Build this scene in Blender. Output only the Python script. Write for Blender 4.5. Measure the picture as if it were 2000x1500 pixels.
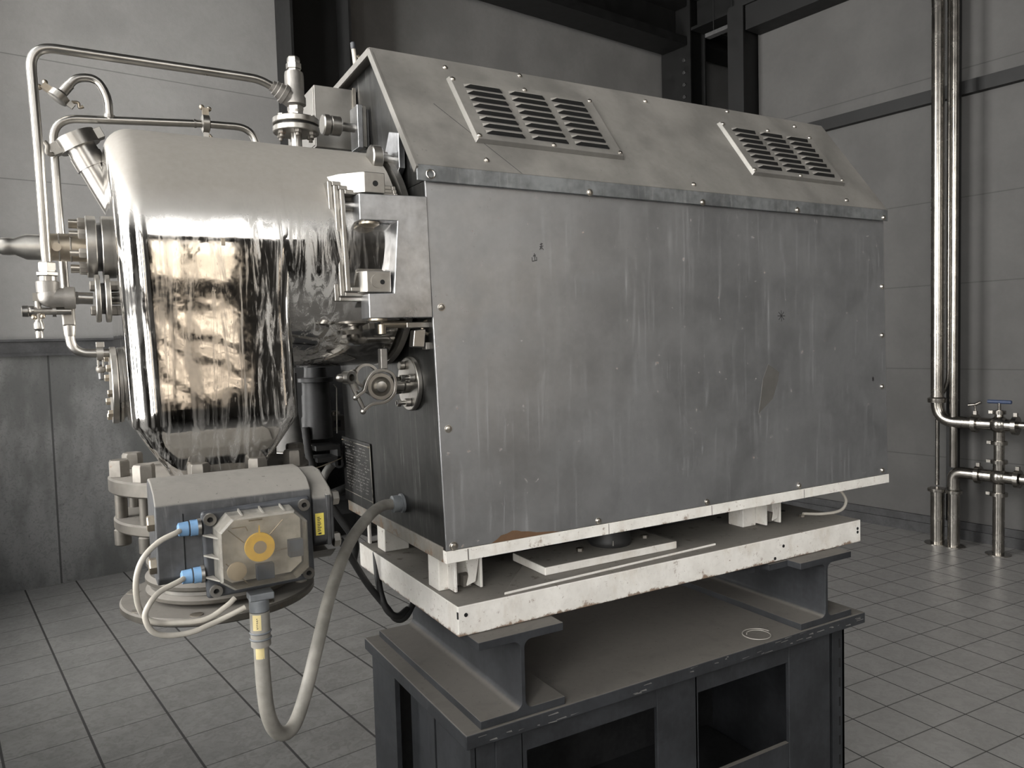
import bpy, math, random
from mathutils import Vector, Matrix
random.seed(7)
for o in list(bpy.data.objects): bpy.data.objects.remove(o)
S = bpy.context.scene
COL = S.collection
PI = math.pi
ZF = -1.15                     # floor level (origin = lower front left corner of the cabinet)
RY = 0.1226                    # the room is turned a little against the machine
LEAN = 0.0272                  # the cabinet and hopper lean a little

# ------------------------------------------------------------------ camera
cam = bpy.data.objects.new('camera', bpy.data.cameras.new('camera'))
COL.objects.link(cam); S.camera = cam
cam.data.sensor_width = 36.0
cam.data.lens = 1492.98 / 2000 * 36.0
cam.data.clip_start = 0.02
def cam_matrix(yaw, pitch, roll, pos):
    f = Vector((math.sin(yaw)*math.cos(pitch), math.cos(yaw)*math.cos(pitch), -math.sin(pitch)))
    r = Vector((math.cos(yaw), -math.sin(yaw), 0)); d = f.cross(r)
    r2 = math.cos(roll)*r + math.sin(roll)*d
    d2 = -math.sin(roll)*r + math.cos(roll)*d
    m = Matrix((( r2.x, -d2.x, -f.x, pos[0]), (r2.y, -d2.y, -f.y, pos[1]), (r2.z, -d2.z, -f.z, pos[2]), (0, 0, 0, 1)))
    return m
cam.matrix_world = cam_matrix(.5196, .0551, .0277, (-.6163, -1.3562, .4083))

# ------------------------------------------------------------------ world: pale sky above, sunlit yard below
W = bpy.data.worlds.new('world'); S.world = W; W.use_nodes = True
nt = W.node_tree; nt.nodes.clear()
wo = nt.nodes.new('ShaderNodeOutputWorld'); bg = nt.nodes.new('ShaderNodeBackground')
tc = nt.nodes.new('ShaderNodeTexCoord'); sx = nt.nodes.new('ShaderNodeSeparateXYZ'); cr = nt.nodes.new('ShaderNodeValToRGB')
nt.links.new(tc.outputs['Generated'], sx.inputs[0]); nt.links.new(sx.outputs['Z'], cr.inputs[0])
mr = nt.nodes.new('ShaderNodeMapRange'); mr.inputs[1].default_value = -.4; mr.inputs[2].default_value = .6
nt.links.new(sx.outputs['Z'], mr.inputs[0]); nt.links.new(mr.outputs[0], cr.inputs[0])
e = cr.color_ramp.elements
e[0].position = 0.0; e[0].color = (.30, .27, .23, 1)
e[1].position = 1.0; e[1].color = (.95, .98, 1.0, 1)
a = e.new(.38); a.color = (.66, .55, .43, 1)
a = e.new(.54); a.color = (.85, .72, .56, 1)
a = e.new(.60); a.color = (1.0, .97, .92, 1)
mpw = nt.nodes.new('ShaderNodeMapping'); mpw.inputs['Scale'].default_value = (3, 3, 14); mpw.inputs['Rotation'].default_value = (0, .06, 0)
nzw = nt.nodes.new('ShaderNodeTexNoise'); nzw.inputs['Scale'].default_value = 1.6; nzw.inputs['Detail'].default_value = 4
nt.links.new(tc.outputs['Generated'], mpw.inputs[0]); nt.links.new(mpw.outputs[0], nzw.inputs[0])
mrn = nt.nodes.new('ShaderNodeMapRange'); mrn.inputs[1].default_value = .42; mrn.inputs[2].default_value = .60; mrn.inputs[3].default_value = .55; nt.links.new(nzw.outputs['Fac'], mrn.inputs[0])
mrh = nt.nodes.new('ShaderNodeMapRange'); mrh.inputs[1].default_value = .12; mrh.inputs[2].default_value = .22; nt.links.new(sx.outputs['Z'], mrh.inputs[0])
mxw = nt.nodes.new('ShaderNodeMath'); mxw.operation = 'MAXIMUM'; nt.links.new(mrn.outputs[0], mxw.inputs[0]); nt.links.new(mrh.outputs[0], mxw.inputs[1])
mmw = nt.nodes.new('ShaderNodeMix'); mmw.data_type = 'RGBA'; mmw.blend_type = 'MULTIPLY'; mmw.inputs[0].default_value = 1.0
nt.links.new(cr.outputs[0], mmw.inputs[6]); nt.links.new(mxw.outputs[0], mmw.inputs[7])
mrc = nt.nodes.new('ShaderNodeMapRange'); mrc.inputs[1].default_value = -.25; mrc.inputs[2].default_value = -.6; nt.links.new(sx.outputs['X'], mrc.inputs[0])
mcw = nt.nodes.new('ShaderNodeMix'); mcw.data_type = 'RGBA'; mcw.inputs[7].default_value = (1.0, .985, .955, 1)
nt.links.new(mrc.outputs[0], mcw.inputs[0]); nt.links.new(mmw.outputs[2], mcw.inputs[6]); nt.links.new(mcw.outputs[2], bg.inputs[0])
mrs = nt.nodes.new('ShaderNodeMapRange'); mrs.inputs[1].default_value = -.25; mrs.inputs[2].default_value = -.75; mrs.inputs[3].default_value = 3.6; mrs.inputs[4].default_value = 20.0
nt.links.new(sx.outputs['X'], mrs.inputs[0]); nt.links.new(mrs.outputs[0], bg.inputs[1])        # brighter on the sun's side
nt.links.new(bg.outputs[0], wo.inputs[0])

S.view_settings.view_transform = 'Standard'; S.view_settings.look = 'None'
S.view_settings.gamma = 1.0; S.view_settings.use_curve_mapping = False
S.view_settings.exposure = 0.2

def room_pt(x, y, z=0.0):
    c, s = math.cos(RY), math.sin(RY)
    return Vector((x*c - y*s, x*s + y*c, z))
ROOM = Matrix.Rotation(RY, 4, 'Z')
LEANM = Matrix(((1, 0, -LEAN, 0), (0, 1, 0, 0), (0, 0, 1, 0), (0, 0, 0, 1)))
IDM = Matrix.Identity(4)
CUR = [IDM]

# daylight entering through the windows of the front and left walls (sky portals; windows unseen, sized for their light)
FRONT_Y, LEFT_X, BACK_Y, RIGHT_X, CEIL_Z = -5.2, -1.40, 4.7, 5.27, 4.35
WINS_FRONT = [(-1.20, -.04, .0, 1.55), (-1.25, .60, 1.8, 4.1), (1.3, 2.35, -.3, 1.9)]          # last window added to brighten the panel's left side; room x0,x1,z0,z1
WINS_LEFT = [(-2.4, -.75, .0, 2.7), (-.2, .75, .0, 2.6), (2.3, 3.9, -.3, 3.7)]           # last window added to light the back wall; room y0,y1,z0,z1
def area(name, room_loc, rot, sx_, sy_, power, col, spread=PI):
    l = bpy.data.lights.new(name, 'AREA'); l.shape = 'RECTANGLE'; l.size = sx_; l.size_y = sy_
    l.energy = power; l.color = col; l.spread = spread
    o = bpy.data.objects.new(name, l); COL.objects.link(o)
    o.matrix_world = ROOM @ Matrix.Translation(room_loc) @ rot
    return o
for i, (x0, x1, z0, z1) in enumerate(WINS_FRONT):
    o = area('window_portal', Vector(((x0+x1)/2, FRONT_Y-.21, (z0+z1)/2)), Matrix.Rotation(PI/2, 4, 'X'), x1-x0, z1-z0, 1, (1, 1, 1)); o.data.cycles.is_portal = True
for i, (y0, y1, z0, z1) in enumerate(WINS_LEFT):
    o = area('window_portal', Vector((LEFT_X-.21, (y0+y1)/2, (z0+z1)/2)), Matrix.Rotation(-PI/2, 4, 'Y'), z1-z0, y1-y0, 1, (1, 1, 1)); o.data.cycles.is_portal = True

# ------------------------------------------------------------------ materials
class NT:
    def __init__(s, m):
        m.use_nodes = True; s.t = m.node_tree; s.t.nodes.clear()
    def n(s, t, **k):
        x = s.t.nodes.new(t)
        for a_, v in k.items(): setattr(x, a_, v)
        return x
    def l(s, a_, b_): s.t.links.new(a_, b_)
    def val(s, node, i, v):
        if hasattr(v, 'is_linked') or isinstance(v, bpy.types.NodeSocket): s.l(v, node.inputs[i])
        else: node.inputs[i].default_value = v
    def math(s, op, a_, b_=0.0, c_=0.0, clamp=False):
        x = s.n('ShaderNodeMath', operation=op); x.use_clamp = clamp
        s.val(x, 0, a_); s.val(x, 1, b_); s.val(x, 2, c_); return x.outputs[0]
    def mix(s, f, a_, b_, blend='MIX'):
        x = s.n('ShaderNodeMix', data_type='RGBA', blend_type=blend)
        s.val(x, 0, f); s.val(x, 6, a_); s.val(x, 7, b_); return x.outputs[2]
    def mixf(s, f, a_, b_):
        x = s.n('ShaderNodeMix', data_type='FLOAT'); s.val(x, 0, f); s.val(x, 2, a_); s.val(x, 3, b_); return x.outputs[0]
    def step(s, v, lo, hi):
        x = s.n('ShaderNodeMapRange', interpolation_type='SMOOTHSTEP'); s.val(x, 0, v); s.val(x, 1, lo); s.val(x, 2, hi); return x.outputs[0]
    def pos(s): return s.n('ShaderNodeNewGeometry').outputs['Position']
    def noise(s, scale, detail=3, vec=None, stretch=None, dist=0.0, rough=.55):
        if vec is None: vec = s.pos()
        if stretch:
            mp = s.n('ShaderNodeMapping'); s.l(vec, mp.inputs[0]); mp.inputs['Scale'].default_value = stretch; vec = mp.outputs[0]
        x = s.n('ShaderNodeTexNoise'); s.l(vec, x.inputs['Vector']); x.inputs['Scale'].default_value = scale
        x.inputs['Detail'].default_value = detail; x.inputs['Distortion'].default_value = dist; x.inputs['Roughness'].default_value = rough
        return x.outputs['Fac']
    def bsdf(s, col, rough, metal=0.0, bump=None, bstr=.2, bdist=.002, coat=0.0, **k):
        p = s.n('ShaderNodeBsdfPrincipled'); s.val(p, 'Base Color', col); s.val(p, 'Roughness', rough); s.val(p, 'Metallic', metal)
        if coat: p.inputs['Coat Weight'].default_value = coat
        for kk, v in k.items(): s.val(p, kk, v)
        if bump is not None:
            b = s.n('ShaderNodeBump'); b.inputs['Strength'].default_value = bstr; b.inputs['Distance'].default_value = bdist
            s.l(bump, b.inputs['Height']); s.l(b.outputs[0], p.inputs['Normal'])
        o = s.n('ShaderNodeOutputMaterial'); s.l(p.outputs[0], o.inputs[0]); return p

def c4(r, g=None, b=None):
    if g is None: g = b = r
    return (r, g, b, 1)
MATS = {}
def metal_mat(name, col, rough=.3, metal=1.0, var=.25, rvar=.15, streak=0.0, dust=None, rust=0.0, bump=.05, bscale=120, bdist=.001, dust_lo=.35, dust_hi=.8, streak_col=(.5,.5,.48)):
    m = bpy.data.materials.new(name); n = NT(m); MATS[name] = m
    n1 = n.noise(9, 4); n2 = n.noise(60, 3)
    f = n.math('MULTIPLY', n.math('ADD', n.math('MULTIPLY', n1, .7), n.math('MULTIPLY', n2, .3)), 1.0)
    f = n.step(f, .32, .68)
    c = n.mix(f, c4(*[x*(1-var) for x in col]), c4(*[min(1, x*(1+var*.6)) for x in col]))
    r = n.mixf(n1, max(.03, rough-rvar), rough+rvar)
    mt = metal
    if streak:
        st = n.step(n.noise(85, 5, stretch=(1, 1, .05), dist=.5, rough=.7), .50, .72)
        sb = n.step(n.noise(11, 4, dist=.6), .40, .66)
        st = n.math('MULTIPLY', n.math('MULTIPLY', st, n.mixf(sb, .25, 1.0)), streak)
        c = n.mix(st, c, c4(*streak_col)); r = n.mixf(st, r, .6); mt = n.mixf(st, mt, .35)
    if streak:
        sc = n.step(n.noise(150, 5, stretch=(1, 1, .25), dist=2.0, rough=.75), .64, .70)
        c = n.mix(n.math('MULTIPLY', sc, .35), c, c4(*[min(1, x*1.8) for x in col]))
        cl = n.noise(3.2, 5, dist=.8)
        c = n.mix(n.math('MULTIPLY', n.step(cl, .42, .62), .22), c, c4(*[x*.62 for x in col])); r = n.mixf(n.step(cl, .42, .62), r, rough+.1)
    if rust:
        ru = n.step(n.noise(45, 5, rough=.7), .66-.1*rust, .74-.06*rust)
        c = n.mix(n.math('MULTIPLY', ru, .75), c, c4(.13, .07, .035)); mt = n.math('MULTIPLY', n.math('SUBTRACT', 1.0, ru), mt)
        r = n.mixf(ru, r, .8)
    if dust:
        g = n.n('ShaderNodeNewGeometry'); sp = n.n('ShaderNodeSeparateXYZ'); n.l(g.outputs['Normal'], sp.inputs[0])
        dz = n.math('ADD', sp.outputs['Z'], n.math('MULTIPLY', n.math('SUBTRACT', n1, .5), .35))
        d = n.step(dz, dust_lo, dust_hi)
        dc = n.mix(n2, c4(*[x*.82 for x in dust]), c4(*dust))
        dc = n.mix(n.math('MULTIPLY', n.step(n.noise(130, 3), .66, .72), .7), dc, c4(*[x*.35 for x in dust]))
        dc = n.mix(n.math('MULTIPLY', n.step(n.noise(18, 5, dist=.6), .55, .68), .3), dc, c4(*[x*.6 for x in dust]))
        c = n.mix(d, c, dc); r = n.mixf(d, r, .75); mt = n.math('MULTIPLY', n.math('SUBTRACT', 1.0, n.math('MULTIPLY', d, .85)), mt)
    n.bsdf(c, r, mt, bump=n.noise(bscale, 3), bstr=bump, bdist=bdist)
    return m
def plain(name, col, rough=.5, metal=0.0, var=.15, bump=0.1, bscale=200, coat=0):
    m = bpy.data.materials.new(name); n = NT(m); MATS[name] = m
    f = n.noise(25, 4)
    c = n.mix(n.step(f, .3, .7), c4(*[x*(1-var) for x in col]), c4(*[min(1, x*(1+var)) for x in col]))
    n.bsdf(c, rough, metal, bump=n.noise(bscale, 2), bstr=bump, bdist=.0006, coat=coat)
    return m
DUST = (.19, .176, .157)
metal_mat('polished_tube', (.44, .425, .40), .30, rvar=.08, var=.2, bump=.05)
metal_mat('satin_steel', (.38, .365, .34), .38, rvar=.12, var=.25, dust=DUST, dust_lo=.75, dust_hi=1.05)
metal_mat('cast_steel', (.27, .257, .24), .5, metal=.85, rvar=.1, var=.25, bump=.25, bscale=260, dust=DUST, dust_lo=.6, dust_hi=1.1)
metal_mat('brass_tinted_steel', (.42, .37, .30), .42, var=.3, rvar=.1)
metal_mat('dark_steel', (.13, .13, .13), .45, metal=.7, var=.3)
metal_mat('machined_block', (.55, .56, .58), .30, rvar=.14, var=.35, bump=.12, bscale=50, streak=.25, streak_col=(.6, .6, .62))
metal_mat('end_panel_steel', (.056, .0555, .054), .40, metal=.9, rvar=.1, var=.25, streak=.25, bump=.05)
metal_mat('roof_steel', (.27, .260, .243), .42, metal=.75, var=.14, rvar=.08, rust=0.0, bump=.05, dust=(.25, .234, .212), dust_lo=.3, dust_hi=1.0)
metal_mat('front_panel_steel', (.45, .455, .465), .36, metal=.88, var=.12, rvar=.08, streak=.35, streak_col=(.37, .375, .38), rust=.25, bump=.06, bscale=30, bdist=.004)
metal_mat('ridge_trim_steel', (.25, .26, .265), .45, metal=.7, var=.45, rvar=.1, streak=.4)
metal_mat('screw_steel', (.62, .58, .52), .3, var=.3)
metal_mat('stand_paint', (.034, .036, .040), .55, metal=.25, var=.35, rvar=.1, streak=.12, streak_col=(.11, .11, .11), bump=.15, dust=(.13, .120, .107), dust_lo=.5, dust_hi=.9)
metal_mat('column_paint', (.009, .009, .009), .6, metal=.1, var=.25, bump=.1)
metal_mat('trim_paint', (.060, .060, .062), .6, metal=.1, var=.35, bump=.2)
metal_mat('wall_pipe_steel', (.36, .34, .31), .26, rvar=.08, var=.25)
metal_mat('black_machinery', (.035, .035, .036), .5, metal=.3, var=.4)
metal_mat('grey_casting', (.19, .185, .175), .6, metal=.2, var=.3, bump=.3)
metal_mat('actuator_grey', (.072, .073, .076), .5, metal=.2, var=.45, streak=.45, streak_col=(.22, .22, .215), dust=(.215, .203, .184), dust_lo=.15, dust_hi=.6, bump=.2)
metal_mat('flange_grey', (.10, .092, .08), .5, metal=.6, var=.3, rust=.3, dust=DUST, dust_lo=.5, dust_hi=.9)
metal_mat('nut_steel', (.18, .167, .148), .5, metal=.6, var=.3, rust=.5)
plain('black_hole', (.004, .004, .004), .9, var=0)
plain('louver_dark', (.006, .006, .006), .8, var=0)
plain('black_rubber', (.018, .018, .018), .55)
plain('scratch_dark', (.035, .035, .035), .7)
plain('plate_etch', (.33, .32, .30), .45, metal=.5)
plain('white_cable', (.45, .42, .37), .5, var=.12)
plain('conduit_grey', (.27, .255, .228), .5, var=.2)
plain('grey_plastic', (.16, .17, .18), .45, var=.2)
plain('dark_plastic', (.045, .048, .054), .45, var=.35)
plain('blue_plastic', (.16, .29, .47), .4, var=.15)
plain('chip_blue', (.03, .05, .09), .4, var=.4)
plain('yellow_plastic', (.95, .60, .08), .45, var=.12)
plain('sticker_yellow', (.72, .60, .12), .5, var=.1)
plain('sticker_cream', (.66, .55, .28), .5, var=.1)
plain('hub_tan', (.42, .36, .28), .45)
plain('valve_blue', (.04, .06, .12), .45)
plain('lamp_grey', (.10, .10, .10), .6)
plain('ceiling_paint', (.03, .03, .03), .8)
plain('inner_grey', (.50, .49, .475), .5, var=.3)

# hopper: mirror polished with dusty top, wavy sheet and dried drips
m = bpy.data.materials.new('hopper_steel'); n = NT(m); MATS['hopper_steel'] = m
g = n.n('ShaderNodeNewGeometry'); sp = n.n('ShaderNodeSeparateXYZ'); n.l(g.outputs['Normal'], sp.inputs[0])
px = n.n('ShaderNodeSeparateXYZ'); n.l(g.outputs['Position'], px.inputs[0])
na = n.noise(6, 4); nb = n.noise(90, 3); nl = n.noise(5.5, 2, stretch=(1, 1, .8))
dz = n.math('ADD', sp.outputs['Z'], n.math('MULTIPLY', n.math('SUBTRACT', na, .5), .30))
d = n.step(dz, .02, .46)
base = n.mix(n.step(na, .3, .7), c4(.54, .52, .49), c4(.68, .66, .635))
rr = n.mixf(n.step(nb, .3, .8), .035, .09)
drip = n.step(n.noise(42, 6, stretch=(1, 1, .09), dist=1.4, rough=.7), .46, .62)
zone = n.math('MULTIPLY', n.step(px.outputs['X'], -.40, -.31), n.math('SUBTRACT', 1.0, n.step(px.outputs['X'], -.20, -.14)))
zone = n.math('ADD', n.math('MULTIPLY', zone, .80), .14)
lowz = n.math('SUBTRACT', 1.0, n.step(px.outputs['Z'], .26, .34)); zone = n.math('MAXIMUM', zone, n.math('MULTIPLY', lowz, .5))
drip = n.math('MULTIPLY', drip, zone)
fine = n.math('MULTIPLY', n.step(n.noise(160, 4, stretch=(1, 1, .3)), .60, .72), .25)
drip = n.math('MAXIMUM', drip, fine)
c = n.mix(drip, base, c4(.47, .46, .44)); r_ = n.mixf(drip, rr, .45)
mt = n.mixf(drip, 1.0, .45)
dcol = n.mix(nb, c4(.235, .221, .200), c4(.29, .273, .249))
c = n.mix(d, c, dcol); r_ = n.mixf(d, r_, .62); mt = n.mixf(d, mt, .25)
hgt = n.math('ADD', n.math('MULTIPLY', nl, 1.0), n.math('MULTIPLY', n.noise(24, 2, dist=.5), .06))
n.bsdf(c, r_, mt, bump=hgt, bstr=.18, bdist=.012)

# off-white painted steel with rust and dust
def painted(name, rust_lo, rust_hi, amt, c0=(.66, .635, .59), c1=(.78, .755, .71)):
    m = bpy.data.materials.new(name); n = NT(m); MATS[name] = m
    g = n.n('ShaderNodeNewGeometry'); sp = n.n('ShaderNodeSeparateXYZ'); n.l(g.outputs['Normal'], sp.inputs[0])
    pz = n.n('ShaderNodeSeparateXYZ'); n.l(g.outputs['Position'], pz.inputs[0])
    na = n.noise(14, 5); nb = n.noise(70, 5, rough=.7)
    base = n.mix(n.step(na, .3, .75), c4(*c0), c4(*c1))
    edge = n.math('SUBTRACT', 1.0, n.step(pz.outputs['Z'], rust_lo, rust_hi))
    nd_ = n.noise(150, 3, rough=.6); ne_ = n.noise(26, 5, rough=.75)
    ru = n.math('MAXIMUM', n.step(n.math('ADD', n.math('MULTIPLY', edge, .20*amt), ne_), .60, .74), n.math('MULTIPLY', n.step(nd_, .67, .72), n.step(ne_, .42, .55)))
    base = n.mix(n.math('MULTIPLY', n.step(nb, .50, .66), .14), base, c4(.34, .31, .27))
    base = n.mix(n.math('MULTIPLY', ru, .85), base, n.mix(na, c4(.20, .10, .04), c4(.10, .06, .035)))
    stain = n.step(n.noise(13, 5, stretch=(1, 1, .4), rough=.7), .52, .68)
    base = n.mix(n.math('MULTIPLY', stain, .25), base, c4(.42, .34, .24))
    d = n.step(n.math('ADD', sp.outputs['Z'], n.math('MULTIPLY', n.math('SUBTRACT', na, .5), .3)), .5, .9)
    base = n.mix(d, base, n.mix(n.step(ne_, .58, .66), n.mix(nb, c4(.15, .138, .122), c4(.21, .195, .172)), c4(.09, .075, .06)))
    n.bsdf(base, n.mixf(d, .45, .8), 0.0, bump=n.noise(90, 3), bstr=.15, bdist=.001)
painted('tray_paint', -.183, -.166, 1.35)
painted('rim_paint', -.04, -.012, .6)
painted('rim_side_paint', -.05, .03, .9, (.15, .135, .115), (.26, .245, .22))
painted('foot_paint', -.13, -.095, .4)

def panel_wall(name, col, seams, axis_seams=(), concrete_below=None, dark=.45):
    m = bpy.data.materials.new(name); n = NT(m); MATS[name] = m
    tco = n.n('ShaderNodeNewGeometry').outputs['Position']
    rot = n.n('ShaderNodeVectorRotate', rotation_type='Z_AXIS'); n.l(tco, rot.inputs['Vector']); rot.inputs['Angle'].default_value = -RY
    sp = n.n('ShaderNodeSeparateXYZ'); n.l(rot.outputs[0], sp.inputs[0])
    na = n.noise(2.2, 5); nb = n.noise(220, 3); nc = n.noise(30, 5)
    base = n.mix(n.step(na, .3, .7), c4(*[x*.88 for x in col]), c4(*[x*1.1 for x in col]))
    base = n.mix(n.math('MULTIPLY', n.step(nc, .35, .7), .18), base, c4(*[x*.75 for x in col]))
    base = n.mix(n.math('MULTIPLY', n.step(nb, .4, .7), .12), base, c4(*[x*1.3 for x in col]))
    line = None
    for z in seams:
        l_ = n.math('LESS_THAN', n.math('ABSOLUTE', n.math('SUBTRACT', sp.outputs['Z'], z)), .0035)
        line = l_ if line is None else n.math('MAXIMUM', line, l_)
    if line is not None: base = n.mix(n.math('MULTIPLY', line, dark), base, c4(.012))
    hg = nc
    if concrete_below is not None:
        low = n.math('LESS_THAN', sp.outputs['Z'], concrete_below)
        nd = n.noise(5, 6, stretch=(1, 1, .35)); ne = n.noise(75, 4)
        cc = n.mix(n.step(nd, .35, .65), c4(.095, .096, .094), c4(.19, .19, .186))
        cc = n.mix(n.math('MULTIPLY', n.step(n.noise(34, 5, dist=1.5), .5, .62), .35), cc, c4(.085))
        cc = n.mix(n.math('MULTIPLY', n.step(ne, .62, .7), .6), cc, c4(.06))
        vl = None
        for x in axis_seams:
            l_ = n.math('LESS_THAN', n.math('ABSOLUTE', n.math('SUBTRACT', sp.outputs['X'], x)), .006)
            vl = l_ if vl is None else n.math('MAXIMUM', vl, l_)
        cc = n.mix(n.math('MULTIPLY', vl, .8), cc, c4(.02))
        base = n.mix(low, base, cc)
        hg = n.math('ADD', nc, ne)
    n.bsdf(base, .75, 0.0, bump=hg, bstr=.2, bdist=.003)
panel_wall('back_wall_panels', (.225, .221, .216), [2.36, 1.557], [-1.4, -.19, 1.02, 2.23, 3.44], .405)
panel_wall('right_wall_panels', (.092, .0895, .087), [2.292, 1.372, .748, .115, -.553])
panel_wall('far_wall_plaster', (.09, .086, .08), [])

# tiled floor: two laying zones
m = bpy.data.materials.new('floor_tiles'); n = NT(m); MATS['floor_tiles'] = m
pos = n.pos()
def grid(ang, ox, oy, px_, py_, gx, gy):
    rot = n.n('ShaderNodeVectorRotate', rotation_type='Z_AXIS'); n.l(pos, rot.inputs['Vector']); rot.inputs['Angle'].default_value = ang
    sp = n.n('ShaderNodeSeparateXYZ'); n.l(rot.outputs[0], sp.inputs[0])
    def axis(v, o_, p_, g_):
        q = n.math('DIVIDE', n.math('SUBTRACT', v, o_), p_)
        fr = n.math('SUBTRACT', q, n.math('FLOOR', q)); ab = n.math('ABSOLUTE', n.math('SUBTRACT', fr, .5))
        return n.math('SUBTRACT', 1.0, n.step(n.math('SUBTRACT', .5, ab), g_/p_*.6, g_/p_)), n.math('FLOOR', q)
    a_, ia = axis(sp.outputs['X'], ox, px_, gx); b_, ib = axis(sp.outputs['Y'], oy, py_, gy)
    cx = n.n('ShaderNodeCombineXYZ'); n.l(ia, cx.inputs[0]); n.l(ib, cx.inputs[1])
    wn = n.n('ShaderNodeTexWhiteNoise'); n.l(cx.outputs[0], wn.inputs['Vector'])
    return n.math('MAXIMUM', a_, n.math('MULTIPLY', b_, .75)), wn.outputs['Value'], sp
gA, wA, spA = grid(-RY - .014, -.337, 2.545-.007*7, .297, .274, .006, .0035)
gB, wB, spB = grid(-RY + .155, 2.063*.988-.133*.154-.0, .133*.988+2.063*.154, .2075, .2045, .0035, .0035)
rr0 = n.n('ShaderNodeVectorRotate', rotation_type='Z_AXIS'); n.l(pos, rr0.inputs['Vector']); rr0.inputs['Angle'].default_value = -RY
sp0 = n.n('ShaderNodeSeparateXYZ'); n.l(rr0.outputs[0], sp0.inputs[0])
zone = n.math('GREATER_THAN', sp0.outputs['X'], 1.65)
gr = n.mixf(zone, gA, gB); wn = n.mixf(zone, wA, wB)
n1 = n.noise(7, 5, dist=.8); n2 = n.noise(28, 5, stretch=(1, 1, 1), dist=1.2)
base = n.mix(n.step(n1, .3, .72), c4(.150, .146, .141), c4(.205, .200, .193))
base = n.mix(n.math('MULTIPLY', n.step(n2, .45, .62), .5), base, c4(.11, .106, .10))
n3 = n.noise(70, 4, dist=2.5)
base = n.mix(n.math('MULTIPLY', n.step(n3, .58, .64), .25), base, c4(.30, .29, .275))
base = n.mix(n.math('MULTIPLY', wn, .12), base, c4(.24))
base = n.mix(zone, base, n.mix(.22, base, c4(.50, .485, .465)))  # right zone painted lighter, standing in for light on the floor there
base = n.mix(gr, base, c4(.028, .027, .026))
rgh = n.mixf(gr, n.mixf(n2, .26, .42), .85)
hg = n.math('SUBTRACT', n.math('MULTIPLY', n2, .12), gr)
n.bsdf(base, rgh, 0.0, bump=hg, bstr=.3, bdist=.003)

# clear plastic cover
m = bpy.data.materials.new('cloudy_plastic'); MATS['cloudy_plastic'] = m; n = NT(m)
tr = n.n('ShaderNodeBsdfTransparent'); tr.inputs[0].default_value = (.9, .88, .84, 1)
df = n.n('ShaderNodeBsdfPrincipled'); df.inputs['Base Color'].default_value = (.30, .285, .255, 1); df.inputs['Roughness'].default_value = .3
mx = n.n('ShaderNodeMixShader'); n.l(n.mixf(n.step(n.noise(30, 4), .35, .7), .45, .75), mx.inputs[0]); n.l(tr.outputs[0], mx.inputs[1]); n.l(df.outputs[0], mx.inputs[2])
oo = n.n('ShaderNodeOutputMaterial'); n.l(mx.outputs[0], oo.inputs[0])
m = bpy.data.materials.new('clear_plastic'); MATS['clear_plastic'] = m; n = NT(m)
tr = n.n('ShaderNodeBsdfTransparent'); tr.inputs[0].default_value = (.93, .91, .87, 1)
gl = n.n('ShaderNodeBsdfGlossy'); gl.inputs['Roughness'].default_value = .12; gl.inputs[0].default_value = (.8, .8, .8, 1)
df = n.n('ShaderNodeBsdfDiffuse'); df.inputs[0].default_value = (.46, .43, .38, 1)
mx = n.n('ShaderNodeMixShader'); mx.inputs[0].default_value = .10; n.l(tr.outputs[0], mx.inputs[1]); n.l(gl.outputs[0], mx.inputs[2])
mx2 = n.n('ShaderNodeMixShader'); f_ = n.mixf(n.step(n.noise(14, 4), .35, .7), .03, .12); n.l(f_, mx2.inputs[0]); n.l(mx.outputs[0], mx2.inputs[1]); n.l(df.outputs[0], mx2.inputs[2])
oo = n.n('ShaderNodeOutputMaterial'); n.l(mx2.outputs[0], oo.inputs[0])
plain('cover_side', (.24, .228, .205), .35, var=.2)

# ------------------------------------------------------------------ mesh builder
def perp(d):
    d = Vector(d).normalized()
    a_ = Vector((0, 0, 1)) if abs(d.z) < .9 else Vector((1, 0, 0))
    u = d.cross(a_).normalized(); v = d.cross(u).normalized()
    return d, u, v
def fillet(pts, R, seg=6):
    pts = [Vector(p) for p in pts]; out = [pts[0]]
    for i in range(1, len(pts)-1):
        a_, b_, c_ = pts[i-1], pts[i], pts[i+1]
        r = R[i] if isinstance(R, (list, tuple)) else R
        u = (a_-b_); w = (c_-b_); t = min(r, u.length*.49, w.length*.49)
        p, q = b_+u.normalized()*t, b_+w.normalized()*t
        for k in range(seg+1):
            s = k/seg; out.append((1-s)**2*p + 2*s*(1-s)*b_ + s*s*q)
    out.append(pts[-1]); return out
def spline(pts, seg=6):
    P = [Vector(p) for p in pts]; P = [2*P[0]-P[1]] + P + [2*P[-1]-P[-2]]; out = []
    for i in range(1, len(P)-2):
        a_, b_, c_, d_ = P[i-1:i+3]
        for k in range(seg):
            t = k/seg
            out.append(.5*((2*b_) + (c_-a_)*t + (2*a_-5*b_+4*c_-d_)*t*t + (3*b_-a_-3*c_+d_)*t**3))
    out.append(P[-2]); return out
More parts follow.
